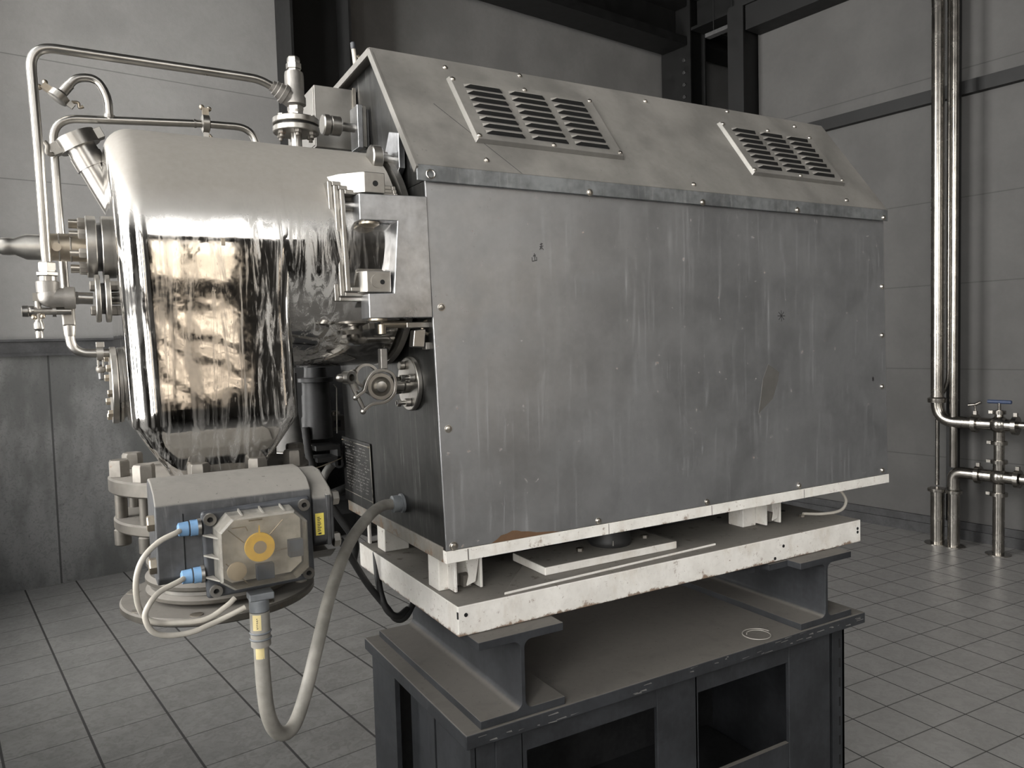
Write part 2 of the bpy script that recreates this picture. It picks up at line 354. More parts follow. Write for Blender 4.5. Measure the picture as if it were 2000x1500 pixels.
class MB:
    def __init__(s): s.v = []; s.f = []; s.mi = []
    def add(s, vs, fs, mi=0):
        b = len(s.v); s.v += [Vector(x) for x in vs]
        for f in fs: s.f.append([b+i for i in f]); s.mi.append(mi)
        return s
    def box(s, x0, x1, y0, y1, z0, z1, mi=0):
        return s.add([(x0,y0,z0),(x1,y0,z0),(x1,y1,z0),(x0,y1,z0),(x0,y0,z1),(x1,y0,z1),(x1,y1,z1),(x0,y1,z1)],
              [(0,3,2,1),(4,5,6,7),(0,1,5,4),(1,2,6,5),(2,3,7,6),(3,0,4,7)], mi)
    def obox(s, c, ax, h, mi=0):
        c = Vector(c); A = [Vector(a_).normalized()*k for a_, k in zip(ax, h)]
        vs = [c + A[0]*i + A[1]*j + A[2]*k for k in (-1,1) for i, j in ((-1,-1),(1,-1),(1,1),(-1,1))]
        return s.add(vs, [(0,3,2,1),(4,5,6,7),(0,1,5,4),(1,2,6,5),(2,3,7,6),(3,0,4,7)], mi)
    def bar(s, p0, p1, w, h, up=(0,0,1), mi=0):
        p0, p1 = Vector(p0), Vector(p1); d = (p1-p0); u = d.cross(Vector(up)).normalized(); v = u.cross(d).normalized()
        return s.obox((p0+p1)/2, (d, u, v), (d.length/2, w/2, h/2), mi)
    def prism(s, poly, o, u, v, w, mi=0, mi_side=None):
        o, u, v, w = Vector(o), Vector(u), Vector(v), Vector(w); k = len(poly)
        a_ = [o+u*p[0]+v*p[1] for p in poly]; b_ = [x+w for x in a_]
        fl = u.cross(v).dot(w) > 0
        base = len(s.v); s.v += a_ + b_
        F = [list(range(k))[::-1] if fl else list(range(k)), [k+i for i in range(k)] if fl else [k+i for i in range(k)][::-1]]
        for i in range(k):
            j = (i+1) % k; F.append([i, j, k+j, k+i] if fl else [j, i, k+i, k+j])
        for q, f in enumerate(F):
            s.f.append([base+i for i in f]); s.mi.append(mi if q < 2 or mi_side is None else mi_side)
        return s
    def lathe(s, p, d, prof, n=28, mi=0, ph=0.0, cap=True):
        p = Vector(p); d, u, v = perp(d); base = len(s.v)
        for t, r in prof:
            for k in range(n):
                a_ = 2*PI*k/n + ph; s.v.append(p + d*t + (u*math.cos(a_) + v*math.sin(a_))*max(r, 1e-5))
        m_ = len(prof)
        for i in range(m_-1):
            for k in range(n):
                j = (k+1) % n; s.f.append([base+i*n+k, base+i*n+j, base+(i+1)*n+j, base+(i+1)*n+k]); s.mi.append(mi)
        if cap:
            s.f.append([base+k for k in range(n)][::-1]); s.mi.append(mi)
            s.f.append([base+(m_-1)*n+k for k in range(n)]); s.mi.append(mi)
        return s
    def cyl(s, p0, p1, r, n=24, r2=None, b=0.0, mi=0, ph=0.0):
        p0, p1 = Vector(p0), Vector(p1); L = (p1-p0).length; r2 = r if r2 is None else r2
        pr = [(0, r), (L, r2)] if not b else [(0, r-b), (b, r), (L-b, r2), (L, r2-b)]
        return s.lathe(p0, p1-p0, pr, n, mi, ph)
    def ring(s, p0, p1, ro, ri, n=32, mi=0):
        p0, p1 = Vector(p0), Vector(p1); L = (p1-p0).length
        return s.lathe(p0, p1-p0, [(0, ri), (0, ro), (L, ro), (L, ri), (0, ri)], n, mi, cap=False)
    def hexn(s, c, d, r, h, mi=0, ph=0.0):
        d = Vector(d).normalized(); c = Vector(c)
        return s.lathe(c, d, [(0, r), (h*.85, r), (h, r*.86)], 6, mi, ph)
    def sphere(s, c, r, n=16, m_=9, mi=0, sq=(1,1,1)):
        c = Vector(c); base = len(s.v)
        s.v.append(c + Vector((0, 0, -r*sq[2])))
        for i in range(1, m_):
            a_ = -PI/2 + PI*i/m_
            for k in range(n):
                b_ = 2*PI*k/n; s.v.append(c + Vector((r*sq[0]*math.cos(a_)*math.cos(b_), r*sq[1]*math.cos(a_)*math.sin(b_), r*sq[2]*math.sin(a_))))
        s.v.append(c + Vector((0, 0, r*sq[2]))); top = len(s.v)-1
        for k in range(n):
            j = (k+1) % n
            s.f.append([base, base+1+j, base+1+k]); s.mi.append(mi)
            s.f.append([top, base+1+(m_-2)*n+k, base+1+(m_-2)*n+j]); s.mi.append(mi)
            for i in range(m_-2):
                q = base+1+i*n; s.f.append([q+k, q+j, q+n+j, q+n+k]); s.mi.append(mi)
        return s
    def tube(s, pts, r, n=14, mi=0, rf=None, flat=None):
        P = [Vector(p) for p in pts]; Q = [P[0]]
        for p in P[1:]:
            if (p-Q[-1]).length > 1e-5: Q.append(p)
        P = Q; base = len(s.v); t = (P[1]-P[0]).normalized(); _, u, v = perp(t)
        for i, p in enumerate(P):
            if i == 0: tn = (P[1]-P[0]).normalized()
            elif i == len(P)-1: tn = (P[-1]-P[-2]).normalized()
            else: tn = ((P[i+1]-p).normalized() + (p-P[i-1]).normalized()).normalized()
            q = t.rotation_difference(tn); u = q @ u; v = q @ v; t = tn
            rr_ = r if rf is None else rf(i/(len(P)-1))
            for k in range(n):
                a_ = 2*PI*k/n; s.v.append(p + (u*math.cos(a_) + v*math.sin(a_))*rr_)
        for i in range(len(P)-1):
            for k in range(n):
                j = (k+1) % n; s.f.append([base+i*n+k, base+i*n+j, base+(i+1)*n+j, base+(i+1)*n+k]); s.mi.append(mi)
        s.f.append([base+k for k in range(n)][::-1]); s.mi.append(mi)
        s.f.append([base+(len(P)-1)*n+k for k in range(n)]); s.mi.append(mi)
        return s
    def torus(s, c, d, R, r, n=32, k=10, mi=0):
        d, u, v = perp(d); c = Vector(c)
        pts = [c + (u*math.cos(2*PI*i/n) + v*math.sin(2*PI*i/n))*R for i in range(n+1)]
        base = len(s.v)
        for i in range(n):
            o_ = (pts[i]-c).normalized()
            for q in range(k):
                a_ = 2*PI*q/k; s.v.append(pts[i] + o_*math.cos(a_)*r + d*math.sin(a_)*r)
        for i in range(n):
            for q in range(k):
                i2, q2 = (i+1) % n, (q+1) % k
                s.f.append([base+i*k+q, base+i2*k+q, base+i2*k+q2, base+i*k+q2]); s.mi.append(mi)
        return s
    def build(s, name, mats, parent=None, bevel=0.0, seg=2, smooth=True, M=None, angle=35):
        if isinstance(mats, str): mats = [mats]
        me = bpy.data.meshes.new(name); T = CUR[0] if M is None else M
        me.from_pydata([tuple(T @ x) for x in s.v], [], s.f); me.validate()
        for x in mats: me.materials.append(MATS[x])
        if len(mats) > 1:
            for p, i in zip(me.polygons, s.mi): p.material_index = i
        o = bpy.data.objects.new(name, me); COL.objects.link(o)
        if smooth:
            for p in me.polygons: p.use_smooth = True
            me.set_sharp_from_angle(angle=math.radians(angle))
        if bevel:
            b = o.modifiers.new('bevel', 'BEVEL'); b.width = bevel; b.segments = seg; b.limit_method = 'ANGLE'; b.angle_limit = math.radians(35)
            b.harden_normals = True
        if parent is not None: o.parent = parent
        return o
def thing(name, label, cat, group=None):
    o = bpy.data.objects.new(name, None); COL.objects.link(o); o.empty_display_size = .05
    o['label'] = label; o['category'] = cat
    if group: o['group'] = group
    return o
def tag(o, label, cat, group=None):
    o['label'] = label; o['category'] = cat
    if group: o['group'] = group
    return o
def struct(o): o['kind'] = 'structure'; return o
X, Y, Z = Vector((1,0,0)), Vector((0,1,0)), Vector((0,0,1))

# ================================================================== THE ROOM
CUR[0] = ROOM
XE = 8.2
struct(MB().box(LEFT_X-.2, XE, FRONT_Y-.2, BACK_Y+.2, ZF-.15, ZF).build('floor', 'floor_tiles', smooth=False))
struct(MB().box(LEFT_X-.2, XE, BACK_Y, BACK_Y+.2, ZF, CEIL_Z).build('wall_back', 'back_wall_panels', smooth=False))
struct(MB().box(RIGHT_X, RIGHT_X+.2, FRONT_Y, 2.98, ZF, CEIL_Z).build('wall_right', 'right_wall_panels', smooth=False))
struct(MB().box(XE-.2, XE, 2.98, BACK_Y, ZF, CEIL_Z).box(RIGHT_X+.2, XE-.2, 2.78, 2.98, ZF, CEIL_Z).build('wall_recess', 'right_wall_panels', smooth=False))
struct(MB().box(LEFT_X-.2, XE, FRONT_Y-.2, BACK_Y+.2, CEIL_Z, CEIL_Z+.15).build('ceiling', 'ceiling_paint', smooth=False))
def wall_with_holes(a0, a1, holes, f):
    mb = MB()
    us = sorted({a0, a1} | {h[0] for h in holes} | {h[1] for h in holes}); zs = sorted({ZF, CEIL_Z} | {h[2] for h in holes} | {h[3] for h in holes})
    for p, q in zip(us, us[1:]):
        for z_, w_ in zip(zs, zs[1:]):
            if not any(h[0] <= (p+q)/2 <= h[1] and h[2] <= (z_+w_)/2 <= h[3] for h in holes): f(mb, p, q, z_, w_)
    return mb
struct(wall_with_holes(LEFT_X, RIGHT_X, WINS_FRONT, lambda mb, p, q, r, s: mb.box(p, q, FRONT_Y-.2, FRONT_Y, r, s)).build('wall_front', 'far_wall_plaster', smooth=False))
struct(wall_with_holes(FRONT_Y, BACK_Y, WINS_LEFT, lambda mb, p, q, r, s: mb.box(LEFT_X-.2, LEFT_X, p, q, r, s)).build('wall_left', 'far_wall_plaster', smooth=False))
k = 1
for (x0, x1, z0, z1) in WINS_FRONT:
    mb = MB()
    for i in range(4):
        xx = x0 + (x1-x0)*i/3; mb.box(xx-.03, xx+.03, FRONT_Y-.08, FRONT_Y-.02, z0, z1)
    nz = 2
    for i in range(nz+1):
        zz = z0 + (z1-z0)*i/nz; mb.box(x0, x1, FRONT_Y-.075, FRONT_Y-.025, zz-.025, zz+.025)
    if z0 < .5:                                    # rail and sloping bars added to stripe the hopper's reflection
        mb.box(x0, x1, FRONT_Y-.16, FRONT_Y-.10, .72, .95)
        for zz, hh in ((.60, .10), (.47, .025), (.37, .09), (.26, .02), (.14, .08)): mb.bar((x0, FRONT_Y-.12, zz+.16), (x1, FRONT_Y-.12, zz-.16), .04, hh)
    struct(mb.build('window_%d' % k, 'trim_paint', smooth=False)); k += 1
for (y0, y1, z0, z1) in WINS_LEFT:
    mb = MB()
    for i in range(4):
        yy = y0 + (y1-y0)*i/3; mb.box(LEFT_X-.10, LEFT_X-.02, yy-.05, yy+.05, z0, z1)
    for i in range(6):  # bars multiplied and thickened to put dark streaks in the hopper's reflection
        zz = z0 + (z1-z0)*i/5; mb.box(LEFT_X-.095, LEFT_X-.025, y0, y1, zz-.05, zz+.05)
    struct(mb.build('window_%d' % k, 'trim_paint', smooth=False)); k += 1
# dark channel rail between the concrete plinth and the back wall panels
struct(MB().box(LEFT_X, XE-.2, BACK_Y-.05, BACK_Y, .403, .418).box(LEFT_X, XE-.2, BACK_Y-.05, BACK_Y, .498, .513).box(LEFT_X, XE-.2, BACK_Y-.03, BACK_Y, .418, .498).build('trim_1', 'trim_paint', smooth=False))
struct(MB().box(RIGHT_X-.06, RIGHT_X, FRONT_Y, 2.96, 2.092, 2.186).build('trim_2', 'column_paint', smooth=False))
struct(MB().box(RIGHT_X-.025, RIGHT_X, FRONT_Y, 2.96, ZF, -1.02).box(RIGHT_X-.045, RIGHT_X, FRONT_Y, 2.96, ZF, -1.075).build('baseboard_right', 'trim_paint', smooth=False))

def hcol(name, label, x0, x1, y0, y1, z0, z1, tf, web_y, mat='column_paint'):
    t = thing(name, label, 'column')
    MB().box(x0, x0+tf, y0, y1, z0, z1).build('flange', mat, t, smooth=False)
    MB().box(x1-tf, x1, y0, y1, z0, z1).build('flange', mat, t, smooth=False)
    MB().box(x0+tf, x1-tf, web_y, web_y+.015, z0, z1).build('web', mat, t, smooth=False)
    return t
t = hcol('steel_column', 'black steel column with open channel face, behind the relief valve', 1.47, 1.965, 4.38, 4.69, ZF, CEIL_Z-.01, .02, 4.60)
t = hcol('steel_column', 'black bolted steel column at the room corner, just left of the narrow grey gap', 5.87, 6.13, 4.25, 4.66, ZF, CEIL_Z-.01, .02, 4.3)
for i in range(6):
    MB().hexn((5.87, 4.33, 2.75+.13*i), (-1, 0, 0), .022, .02).build('bolt', 'dark_steel', t)
hcol('steel_column', 'slim black steel column at the end of the right-hand wall', 5.03, 5.32, 2.965, 3.13, ZF, 3.30, .018, 3.0)

def ibeam_x(name, label, x0, x1, yc, z0, z1, w, tf=.02, mat='column_paint'):
    t = thing(name, label, 'beam')
    MB().box(x0, x1, yc-w/2, yc+w/2, z0, z0+tf).build('lower_flange', mat, t, smooth=False)
    MB().box(x0, x1, yc-w/2, yc+w/2, z1-tf, z1).build('upper_flange', mat, t, smooth=False)
    MB().box(x0, x1, yc-.012, yc+.012, z0+tf, z1-tf).build('web', mat, t, smooth=False)
    return t
t = ibeam_x('roof_beam', 'heavy black roof beam running along the back wall', LEFT_X+.02, 5.86, 4.46, 3.55, 4.05, .34, .09)
t = ibeam_x('roof_beam', 'short black beam spanning the narrow gap in the corner', 6.14, 7.98, 4.46, 3.62, 3.80, .30, .03)
def ibeam_y(name, label, y0, y1, xc, z0, z1, w, tf=.03):
    t = thing(name, label, 'beam')
    MB().box(xc-w/2, xc+w/2, y0, y1, z0, z0+tf).build('lower_flange', 'column_paint', t, smooth=False)
    MB().box(xc-w/2, xc+w/2, y0, y1, z1-tf, z1).build('upper_flange', 'column_paint', t, smooth=False)
    MB().box(xc-.012, xc+.012, y0, y1, z0+tf, z1-tf).build('web', 'column_paint', t, smooth=False)
    return t
ibeam_y('roof_beam', 'black roof beam coming forward from the bolted corner column', 3.16, 4.24, 5.99, 3.69, 4.05, .24)
ibeam_y('roof_beam', 'black beam lying along the head of the right-hand wall', FRONT_Y+.02, 3.14, 5.16, 3.31, 3.62, .20)
struct(MB().box(5.06, 5.27, FRONT_Y+.01, 2.96, 3.09, 3.30).build('trim_3', 'column_paint', smooth=False))
t = thing('ceiling_light', 'pale strip light fitting under the dark beams in the corner', 'light')
MB().box(5.55, 5.63, 3.42, 3.80, 3.40, 3.44).build('housing', 'lamp_grey', t, bevel=.006)
for yy in (3.5, 3.72): MB().cyl((5.59, yy, 3.44), (5.59, yy, CEIL_Z), .006, 8).build('hanger', 'column_paint', t)

# ---------------------------------------------------------------- wall pipes (room frame, X = 5.0)
PXR = 5.0
YS = .602
def P3(y_, z_, x_=PXR): return (x_, y_-YS, z_)
def clampY(t, y_, z_, r, x_=PXR, lug=True):       # clamp ring on a pipe running along Y
    mb = MB().ring(P3(y_-.014, z_, x_), P3(y_+.014, z_, x_), r, r*.6)
    if lug: mb.box(x_-.012, x_+.012, y_-YS-.011, y_-YS+.011, z_+r-.004, z_+r+.022)
    mb.build('clamp_ring', 'wall_pipe_steel', t)
def clampZ(t, y_, z_, r, x_=PXR, lug=True):
    mb = MB().ring(P3(y_, z_-.012, x_), P3(y_, z_+.012, x_), r, r*.6)
    if lug: mb.box(x_-.012, x_+.012, y_-YS+r-.004, y_-YS+r+.024, z_-.010, z_+.010)
    mb.build('clamp_ring', 'wall_pipe_steel', t)
t = thing('wall_pipe', 'thick steel pipe down the right wall, bending into the upper valve', 'pipe', 'pipes on the right wall')
MB().tube(fillet([P3(2.02, 3.05), P3(1.912, 2.80), P3(1.912, -.25), P3(1.64, -.25)], [0, .12, .16, 0], 8), .043, 24).build('pipe', 'wall_pipe_steel', t)
MB().lathe(P3(1.912, -.115), Z, [(0, .045), (.0, .062), (.012, .064), (.03, .064), (.04, .045)], 28).build('collar', 'wall_pipe_steel', t)
MB().lathe(P3(1.912, .36), Z, [(0, .0455), (.02, .0455)], 24).build('weld_band', 'wall_pipe_steel', t)
t = thing('wall_pipe', 'thin steel pipe beside the thick one, ending in the lid of the floor stub', 'pipe', 'pipes on the right wall')
MB().tube(fillet([P3(1.99, 3.06, 5.09), P3(1.876, 2.80, 5.09), P3(1.876, .02, 5.09), P3(1.95, -.12, 5.09), P3(1.95, -.735, 5.09)], .08, 6), .014, 14).build('pipe', 'wall_pipe_steel', t)
t = thing('wall_pipe', 'medium steel pipe right of the thick one, running down to the lower bend', 'pipe', 'pipes on the right wall')
MB().tube(fillet([P3(1.92, 3.04), P3(1.80, 2.76), P3(1.80, -.575)], .1, 8), .026, 20).build('pipe', 'wall_pipe_steel', t)
MB().cyl(P3(1.80, -.10), P3(1.80, -.085), .029).build('weld_band', 'wall_pipe_steel', t)
t = thing('conduit', 'dark upright strip behind the wall pipes', 'conduit')
MB().box(5.12, 5.205, 1.24, 1.30, -1.0, 3.08).build('dark_strip', 'column_paint', t, smooth=False)  # plain dark strip between the wall pipes
# floor stub with lid
t = thing('floor_pipe_stub', 'capped steel pipe stub standing on the floor, left one of the wall pipes', 'pipe')
MB().cyl(P3(1.908, ZF), P3(1.908, -.765), .046, 28).build('pipe', 'wall_pipe_steel', t)
MB().lathe(P3(1.908, -.765), Z, [(0, .046), (0, .064), (.012, .066), (.022, .066), (.028, .03)], 28).build('lid', 'wall_pipe_steel', t)
MB().lathe(P3(1.908, ZF), Z, [(0, .085), (.006, .085), (.008, .047)], 28).build('floor_plate', 'wall_pipe_steel', t)
t = thing('floor_pipe', 'steel pipe rising from the floor into the lower pipe bend', 'pipe')
MB().cyl(P3(1.795, ZF), P3(1.795, -.765), .040, 28).build('pipe', 'wall_pipe_steel', t)
MB().lathe(P3(1.795, -.765), Z, [(0, .04), (0, .056), (.01, .058), (.02, .058), (.026, .04)], 28).build('collar', 'wall_pipe_steel', t)
MB().lathe(P3(1.795, ZF), Z, [(0, .075), (.006, .075), (.008, .041)], 28).build('floor_plate', 'wall_pipe_steel', t)
# upper valve manifold
t = thing('pipe_valve', 'upper steel cross valve with blue tee handle on the right wall', 'valve', 'cross valves on the right wall')
MB().cyl(P3(1.64, -.25), P3(1.39, -.25), .043, 28).sphere(P3(1.505, -.25), .062).build('body', 'wall_pipe_steel', t)
for yy in (1.655, 1.405): clampY(t, yy, -.25, .064)
MB().cyl(P3(1.505, -.25), P3(1.505, -.39), .034).cyl(P3(1.505, -.25), P3(1.505, -.15), .032, r2=.024).build('branch', 'wall_pipe_steel', t)
clampZ(t, 1.505, -.375, .050); clampZ(t, 1.505, -.165, .040)
MB().cyl(P3(1.505, -.15), P3(1.505, -.10), .010).build('stem', 'wall_pipe_steel', t)
MB().cyl(P3(1.43, -.093), P3(1.58, -.093), .013, b=.004).build('handle', 'valve_blue', t)
MB().tube([P3(1.70, -.125), P3(1.655, -.118), P3(1.62, -.10)], .011).cyl(P3(1.66, -.11), P3(1.655, -.17), .006).build('lever', 'wall_pipe_steel', t)
t = thing('outlet_pipe', 'slim steel pipe leaving the upper cross valve to the right', 'pipe')
MB().cyl(P3(1.39, -.245), P3(-.4, -.245), .026).build('pipe', 'wall_pipe_steel', t)
t = thing('link_pipe', 'short vertical steel pipe between the two cross valves', 'pipe')
MB().cyl(P3(1.505, -.388), P3(1.505, -.50), .032).build('pipe', 'wall_pipe_steel', t)
t = thing('pipe_valve', 'lower steel cross fitting with clamp rings on the right wall', 'valve', 'cross valves on the right wall')
MB().tube(fillet([P3(1.80, -.737), P3(1.80, -.61), P3(1.62, -.61)], .10, 8), .040, 24).cyl(P3(1.62, -.61), P3(1.39, -.61), .043, 28).sphere(P3(1.505, -.61), .060).build('body', 'wall_pipe_steel', t)
for yy in (1.635, 1.39): clampY(t, yy, -.61, .062)
MB().cyl(P3(1.505, -.5), P3(1.505, -.74), .036).build('branch', 'wall_pipe_steel', t)
clampZ(t, 1.505, -.505, .052); clampZ(t, 1.505, -.73, .054)
t = thing('outlet_pipe', 'thicker steel pipe leaving the lower cross fitting to the right', 'pipe')
MB().cyl(P3(1.37, -.61), P3(-.4, -.61), .037).build('pipe', 'wall_pipe_steel', t)
t = thing('floor_pipe', 'steel pipe from the lower cross fitting down to the floor, nearest the right edge', 'pipe')
MB().cyl(P3(1.505, -.742), P3(1.505, ZF), .036, 28).build('pipe', 'wall_pipe_steel', t)
MB().lathe(P3(1.505, ZF), Z, [(0, .08), (.006, .08), (.008, .037)], 28).build('floor_plate', 'wall_pipe_steel', t)

# ================================================================== STAND AND TRAY
CUR[0] = IDM
PT = -.355
t = thing('machine_stand', 'black welded steel stand with dusty top plate and open front frames', 'stand')
MB().box(.0073, 1.2236, -.0481, .5508, PT-.030, PT).build('top_plate', 'stand_paint', t, bevel=.003)
posts = [(.085, .150), (.508, .632), (.950, 1.110)]
for a_, b_ in posts: MB().box(a_, b_, -.022, -.010, ZF, PT-.03).build('front_post', 'stand_paint', t, bevel=.002)
for a_, b_ in ((.150, .508), (.632, .950)):
    MB().box(a_, b_, -.020, -.008, PT-.085, PT-.03).build('front_rail', 'stand_paint', t)
MB().box(.632, .95, -.020, -.008, -.72, -.655).build('front_rail', 'stand_paint', t)
MB().box(.150, .508, -.020, -.008, -.95, -.88).build('front_rail', 'stand_paint', t)
MB().box(.146, .158, -.022, .10, ZF, PT-.03).build('stiffener', 'stand_paint', t)
MB().box(.626, .634, -.022, .08, ZF, PT-.03).build('stiffener', 'stand_paint', t)
MB().box(.04, .086, -.018, -.006, ZF, PT-.03).build('front_post', 'stand_paint', t)
MB().box(.030, .042, -.018, .15, ZF, PT-.03).build('side_plate', 'stand_paint', t)
MB().box(.030, .042, .16, .19, ZF, PT-.03).build('side_plate', 'stand_paint', t)
MB().box(.020, .032, .37, .53, ZF, PT-.03).build('side_plate', 'stand_paint', t)
MB().box(.06, .07, .19, .37, ZF, PT-.03).build('side_plate', 'stand_paint', t)
MB().box(.03, 1.20, .50, .51, ZF, PT-.0305).build('back_plate', 'black_machinery', t)  # coloured black to paint in the shade seen through the front openings
MB().box(.07, 1.16, .0, .50, -.90, -.89).build('shelf', 'black_machinery', t)  # black as well, for the painted shade inside the stand
mb = MB().box(1.150, 1.200, .0, .012, ZF, PT-.03).box(1.188, 1.200, .0, .06, ZF, PT-.03)
mb.build('slotted_leg', 'stand_paint', t, bevel=.002)
for i in range(14):
    MB().box(1.176, 1.181, -.0012, .0005, -.46-.055*i, -.435-.055*i).build('slot', 'black_hole', t)
MB().box(1.11, 1.15, .02, .03, ZF, PT-.03).build('side_plate', 'stand_paint', t)
MB().box(1.188, 1.2, .06, .50, ZF, PT-.03).build('side_plate', 'stand_paint', t)
# bright chips along the front edge of the plate
mb = MB(); rnd2 = random.Random(5)
for i in range(40):
    xx = rnd2.uniform(.02, 1.2); w_ = rnd2.uniform(.006, .03); zz = PT-rnd2.uniform(.004, .026); mb.add([(xx, -.0486, zz), (xx+w_, -.0486, zz+rnd2.uniform(-.002, .002)), (xx+w_*.9, -.0486, zz+rnd2.uniform(.001, .003)), (xx, -.0486, zz+.0015)], [(0, 1, 2, 3)])
mb.build('edge_chips', 'grey_casting', t, smooth=False)['kind'] = 'stuff'
# chipped dark mark on the stand's top: wire ring
o = tag(MB().tube(spline([(.858+.042*math.cos(a_)*(1-.04*a_), -.002+.040*math.sin(a_)*(1-.04*a_), PT+.0025) for a_ in [i*.35 for i in range(26)]], 3), .0013, 8).build('wire_coil', 'conduit_grey', None),
    'thin coil of wire lying on the dusty top plate of the stand', 'wire')

def hbeam(name, label, xc, y0, y1, z0, z1, w, tf, tw, group):
    t = thing(name, label, 'beam', group); r = .016
    h = w/2; zt = z1-tf; zb = z0+tf
    def arc(cx, cz, a0, a1, k=4): return [(cx+r*math.cos(a0+(a1-a0)*i/k), cz+r*math.sin(a0+(a1-a0)*i/k)) for i in range(k+1)]
    e_ = tw/2
    poly = [(-h, z1), (-h, zt)] + arc(-e_-r, zt-r, PI/2, 0) + arc(-e_-r, zb+r, 0, -PI/2) + [(-h, zb), (-h, z0), (h, z0), (h, zb)] + arc(e_+r, zb+r, 3*PI/2, PI) + arc(e_+r, zt-r, PI, PI/2) + [(h, zt), (h, z1)]
    MB().prism(poly, (xc, y0, 0), X, Z, Y*(y1-y0)).build('section', 'stand_paint', t, bevel=.0015, angle=30)
    return t
G = 'wide-flange beams under the white tray'
t = hbeam('support_beam', 'dusty grey wide-flange beam under the near left end of the tray', .143, -.042, .535, PT, -.1795, .200, .017, .010, G)
MB().box(.17, .19, .14, .17, -.337, -.30).sphere((.18, .15, -.30), .014).build('rusty_clip', 'nut_steel', t)
t = hbeam('support_beam', 'dusty grey wide-flange beam under the far right end of the tray', 1.073, -.042, .535, PT, -.1795, .200, .017, .010, G)
MB().box(.905, .972, .0, .03, -.197, -.181).box(.86, .885, .03, .06, -.205, -.181).build('bracket', 'stand_paint', t)

t = thing('base_tray', 'off-white painted steel tray with rusty edges, dusty on top', 'tray')
MB().box(.0224, 1.2762, .0031, .6064, -.1789, -.1163).build('pan', 'tray_paint', t, bevel=.0025)
for (xx, zz) in ((.040, -.136), (1.262, -.150), (1.262-.30, -.142), (.93, -.170), (1.262, -.140)):
    MB().cyl((xx, .0040, zz), (xx, .0022, zz), .0042, 12).build('hole', 'black_hole', t)
MB().box(.0215, .0235, .0028, .007, -.142, -.128).build('hole', 'black_hole', t)
MB().prism([(.134, .012), (.76, .040), (.70, .20), (.30, .20)], (0, 0, -.1163), X, Y, Z*.006).build('lower_pad', 'tray_paint', t, bevel=.0015)
for a_, b_ in ((.70, .18), (.98, .25), (1.19, .20), (1.23, .14)):
    MB().cyl((a_, b_, -.1163), (a_, b_, -.1150), .007, 10).build('hole', 'black_hole', t)
MB().hexn((1.175, .12, -.1163), Z, .008, .006).build('bolt', 'screw_steel', t)
t = thing('mount_plate', 'thick off-white plate carrying the black rubber mount under the cabinet', 'plate')
MB().box(.262, .645, .055, .20, -.110, -.0905).build('plate', 'tray_paint', t, bevel=.003)
for a_, b_ in ((.40, .12), (.60, .125)): MB().hexn((a_, b_, -.0905), Z, .009, .008).build('bolt', 'screw_steel', t)
t = thing('rubber_mount', 'black round rubber mount between plate and cabinet', 'mount')
MB().lathe((.50, .135, -.0900), Z, [(0, .050), (.006, .053), (.014, .053), (.02, .050), (.0655, .050)], 40).build('body', 'black_rubber', t)
MB().box(.47, .473, .083, .085, -.082, -.070).build('label', 'plate_etch', t)
# dark underframe seen in the gap
t = thing('drive_motor', 'dark motor housing hidden in the gap under the cabinet', 'motor')
MB().box(.30, .92, .24, .52, -.108, -.028).build('housing', 'black_machinery', t, bevel=.004)
MB().box(.16, .27, .22, .50, -.10, -.035).build('end_cover', 'black_machinery', t, bevel=.004)

GF = 'white support blocks between tray and cabinet'
def foot(label, x0, x1, y0, y1):
    t = thing('support_block', label, 'foot', GF)
    MB().box(x0, x1, y0, y1, -.1160, -.0248).build('block', 'foot_paint', t, bevel=.003); return t
foot('white block under the near left corner of the cabinet', .030, .060, .110, .165)
foot('white block under the far left corner of the cabinet', .044, .110, .470, .525)
foot('white block under the right end of the cabinet front', .945, .995, .125, .18)
foot('small white block behind the right-hand bracket', 1.20, 1.23, .36, .40)
def channel_bracket(label, x0, x1, yf, z0, lean=0.0):
    t = thing('bracket', label, 'bracket', 'white channel brackets under the cabinet')
    w = x1-x0
    MB().box(x0, x0+.006, yf, yf+.045, z0, -.0248).box(x1-.006, x1, yf, yf+.045, z0, -.0248).box(x0, x1, yf+.039, yf+.045, z0, -.0248).build('channel', 'foot_paint', t, bevel=.0012)
    MB().prism([(.35*w, -.0248), (.95*w, -.0248), (.72*w, z0+.016), (.42*w, z0+.010), (.50*w, z0+.03)], (x0, yf-.001, 0), X, Z, Y*.004).build('gusset', 'foot_paint', t)
    MB().box(x0+.35*w, x0+.62*w, yf+.006, yf+.03, z0+.006, z0+.03).build('rusty_stud', 'nut_steel', t)
    MB().cyl((x0+.68*w, yf-.0035, -.035), (x0+.68*w, yf, -.035), .004, 10).build('screw', 'nut_steel', t)
    return t
channel_bracket('white channel bracket with chipped gusset under the near left cabinet corner', .052, .118, .076, -.1130)
channel_bracket('white channel bracket under the right end of the cabinet', .995, 1.055, .090, -.1100)
o = tag(MB().box(.040, .0465, .575, .59, -.116, -.03).build('spacer_strip', 'foot_paint', None, bevel=.001), 'narrow white strip standing at the back left corner of the tray', 'strip')
tag(MB().tube(spline([(1.30, .12, -.030), (1.318, .10, -.055), (1.330, .09, -.085), (1.305, .09, -.110), (1.24, .10, -.113), (1.18, .12, -.108)], 6), .0042, 10).build('earth_cable', 'white_cable', None), 'yellowish cable hanging from the right end of the cabinet to the tray', 'cable')

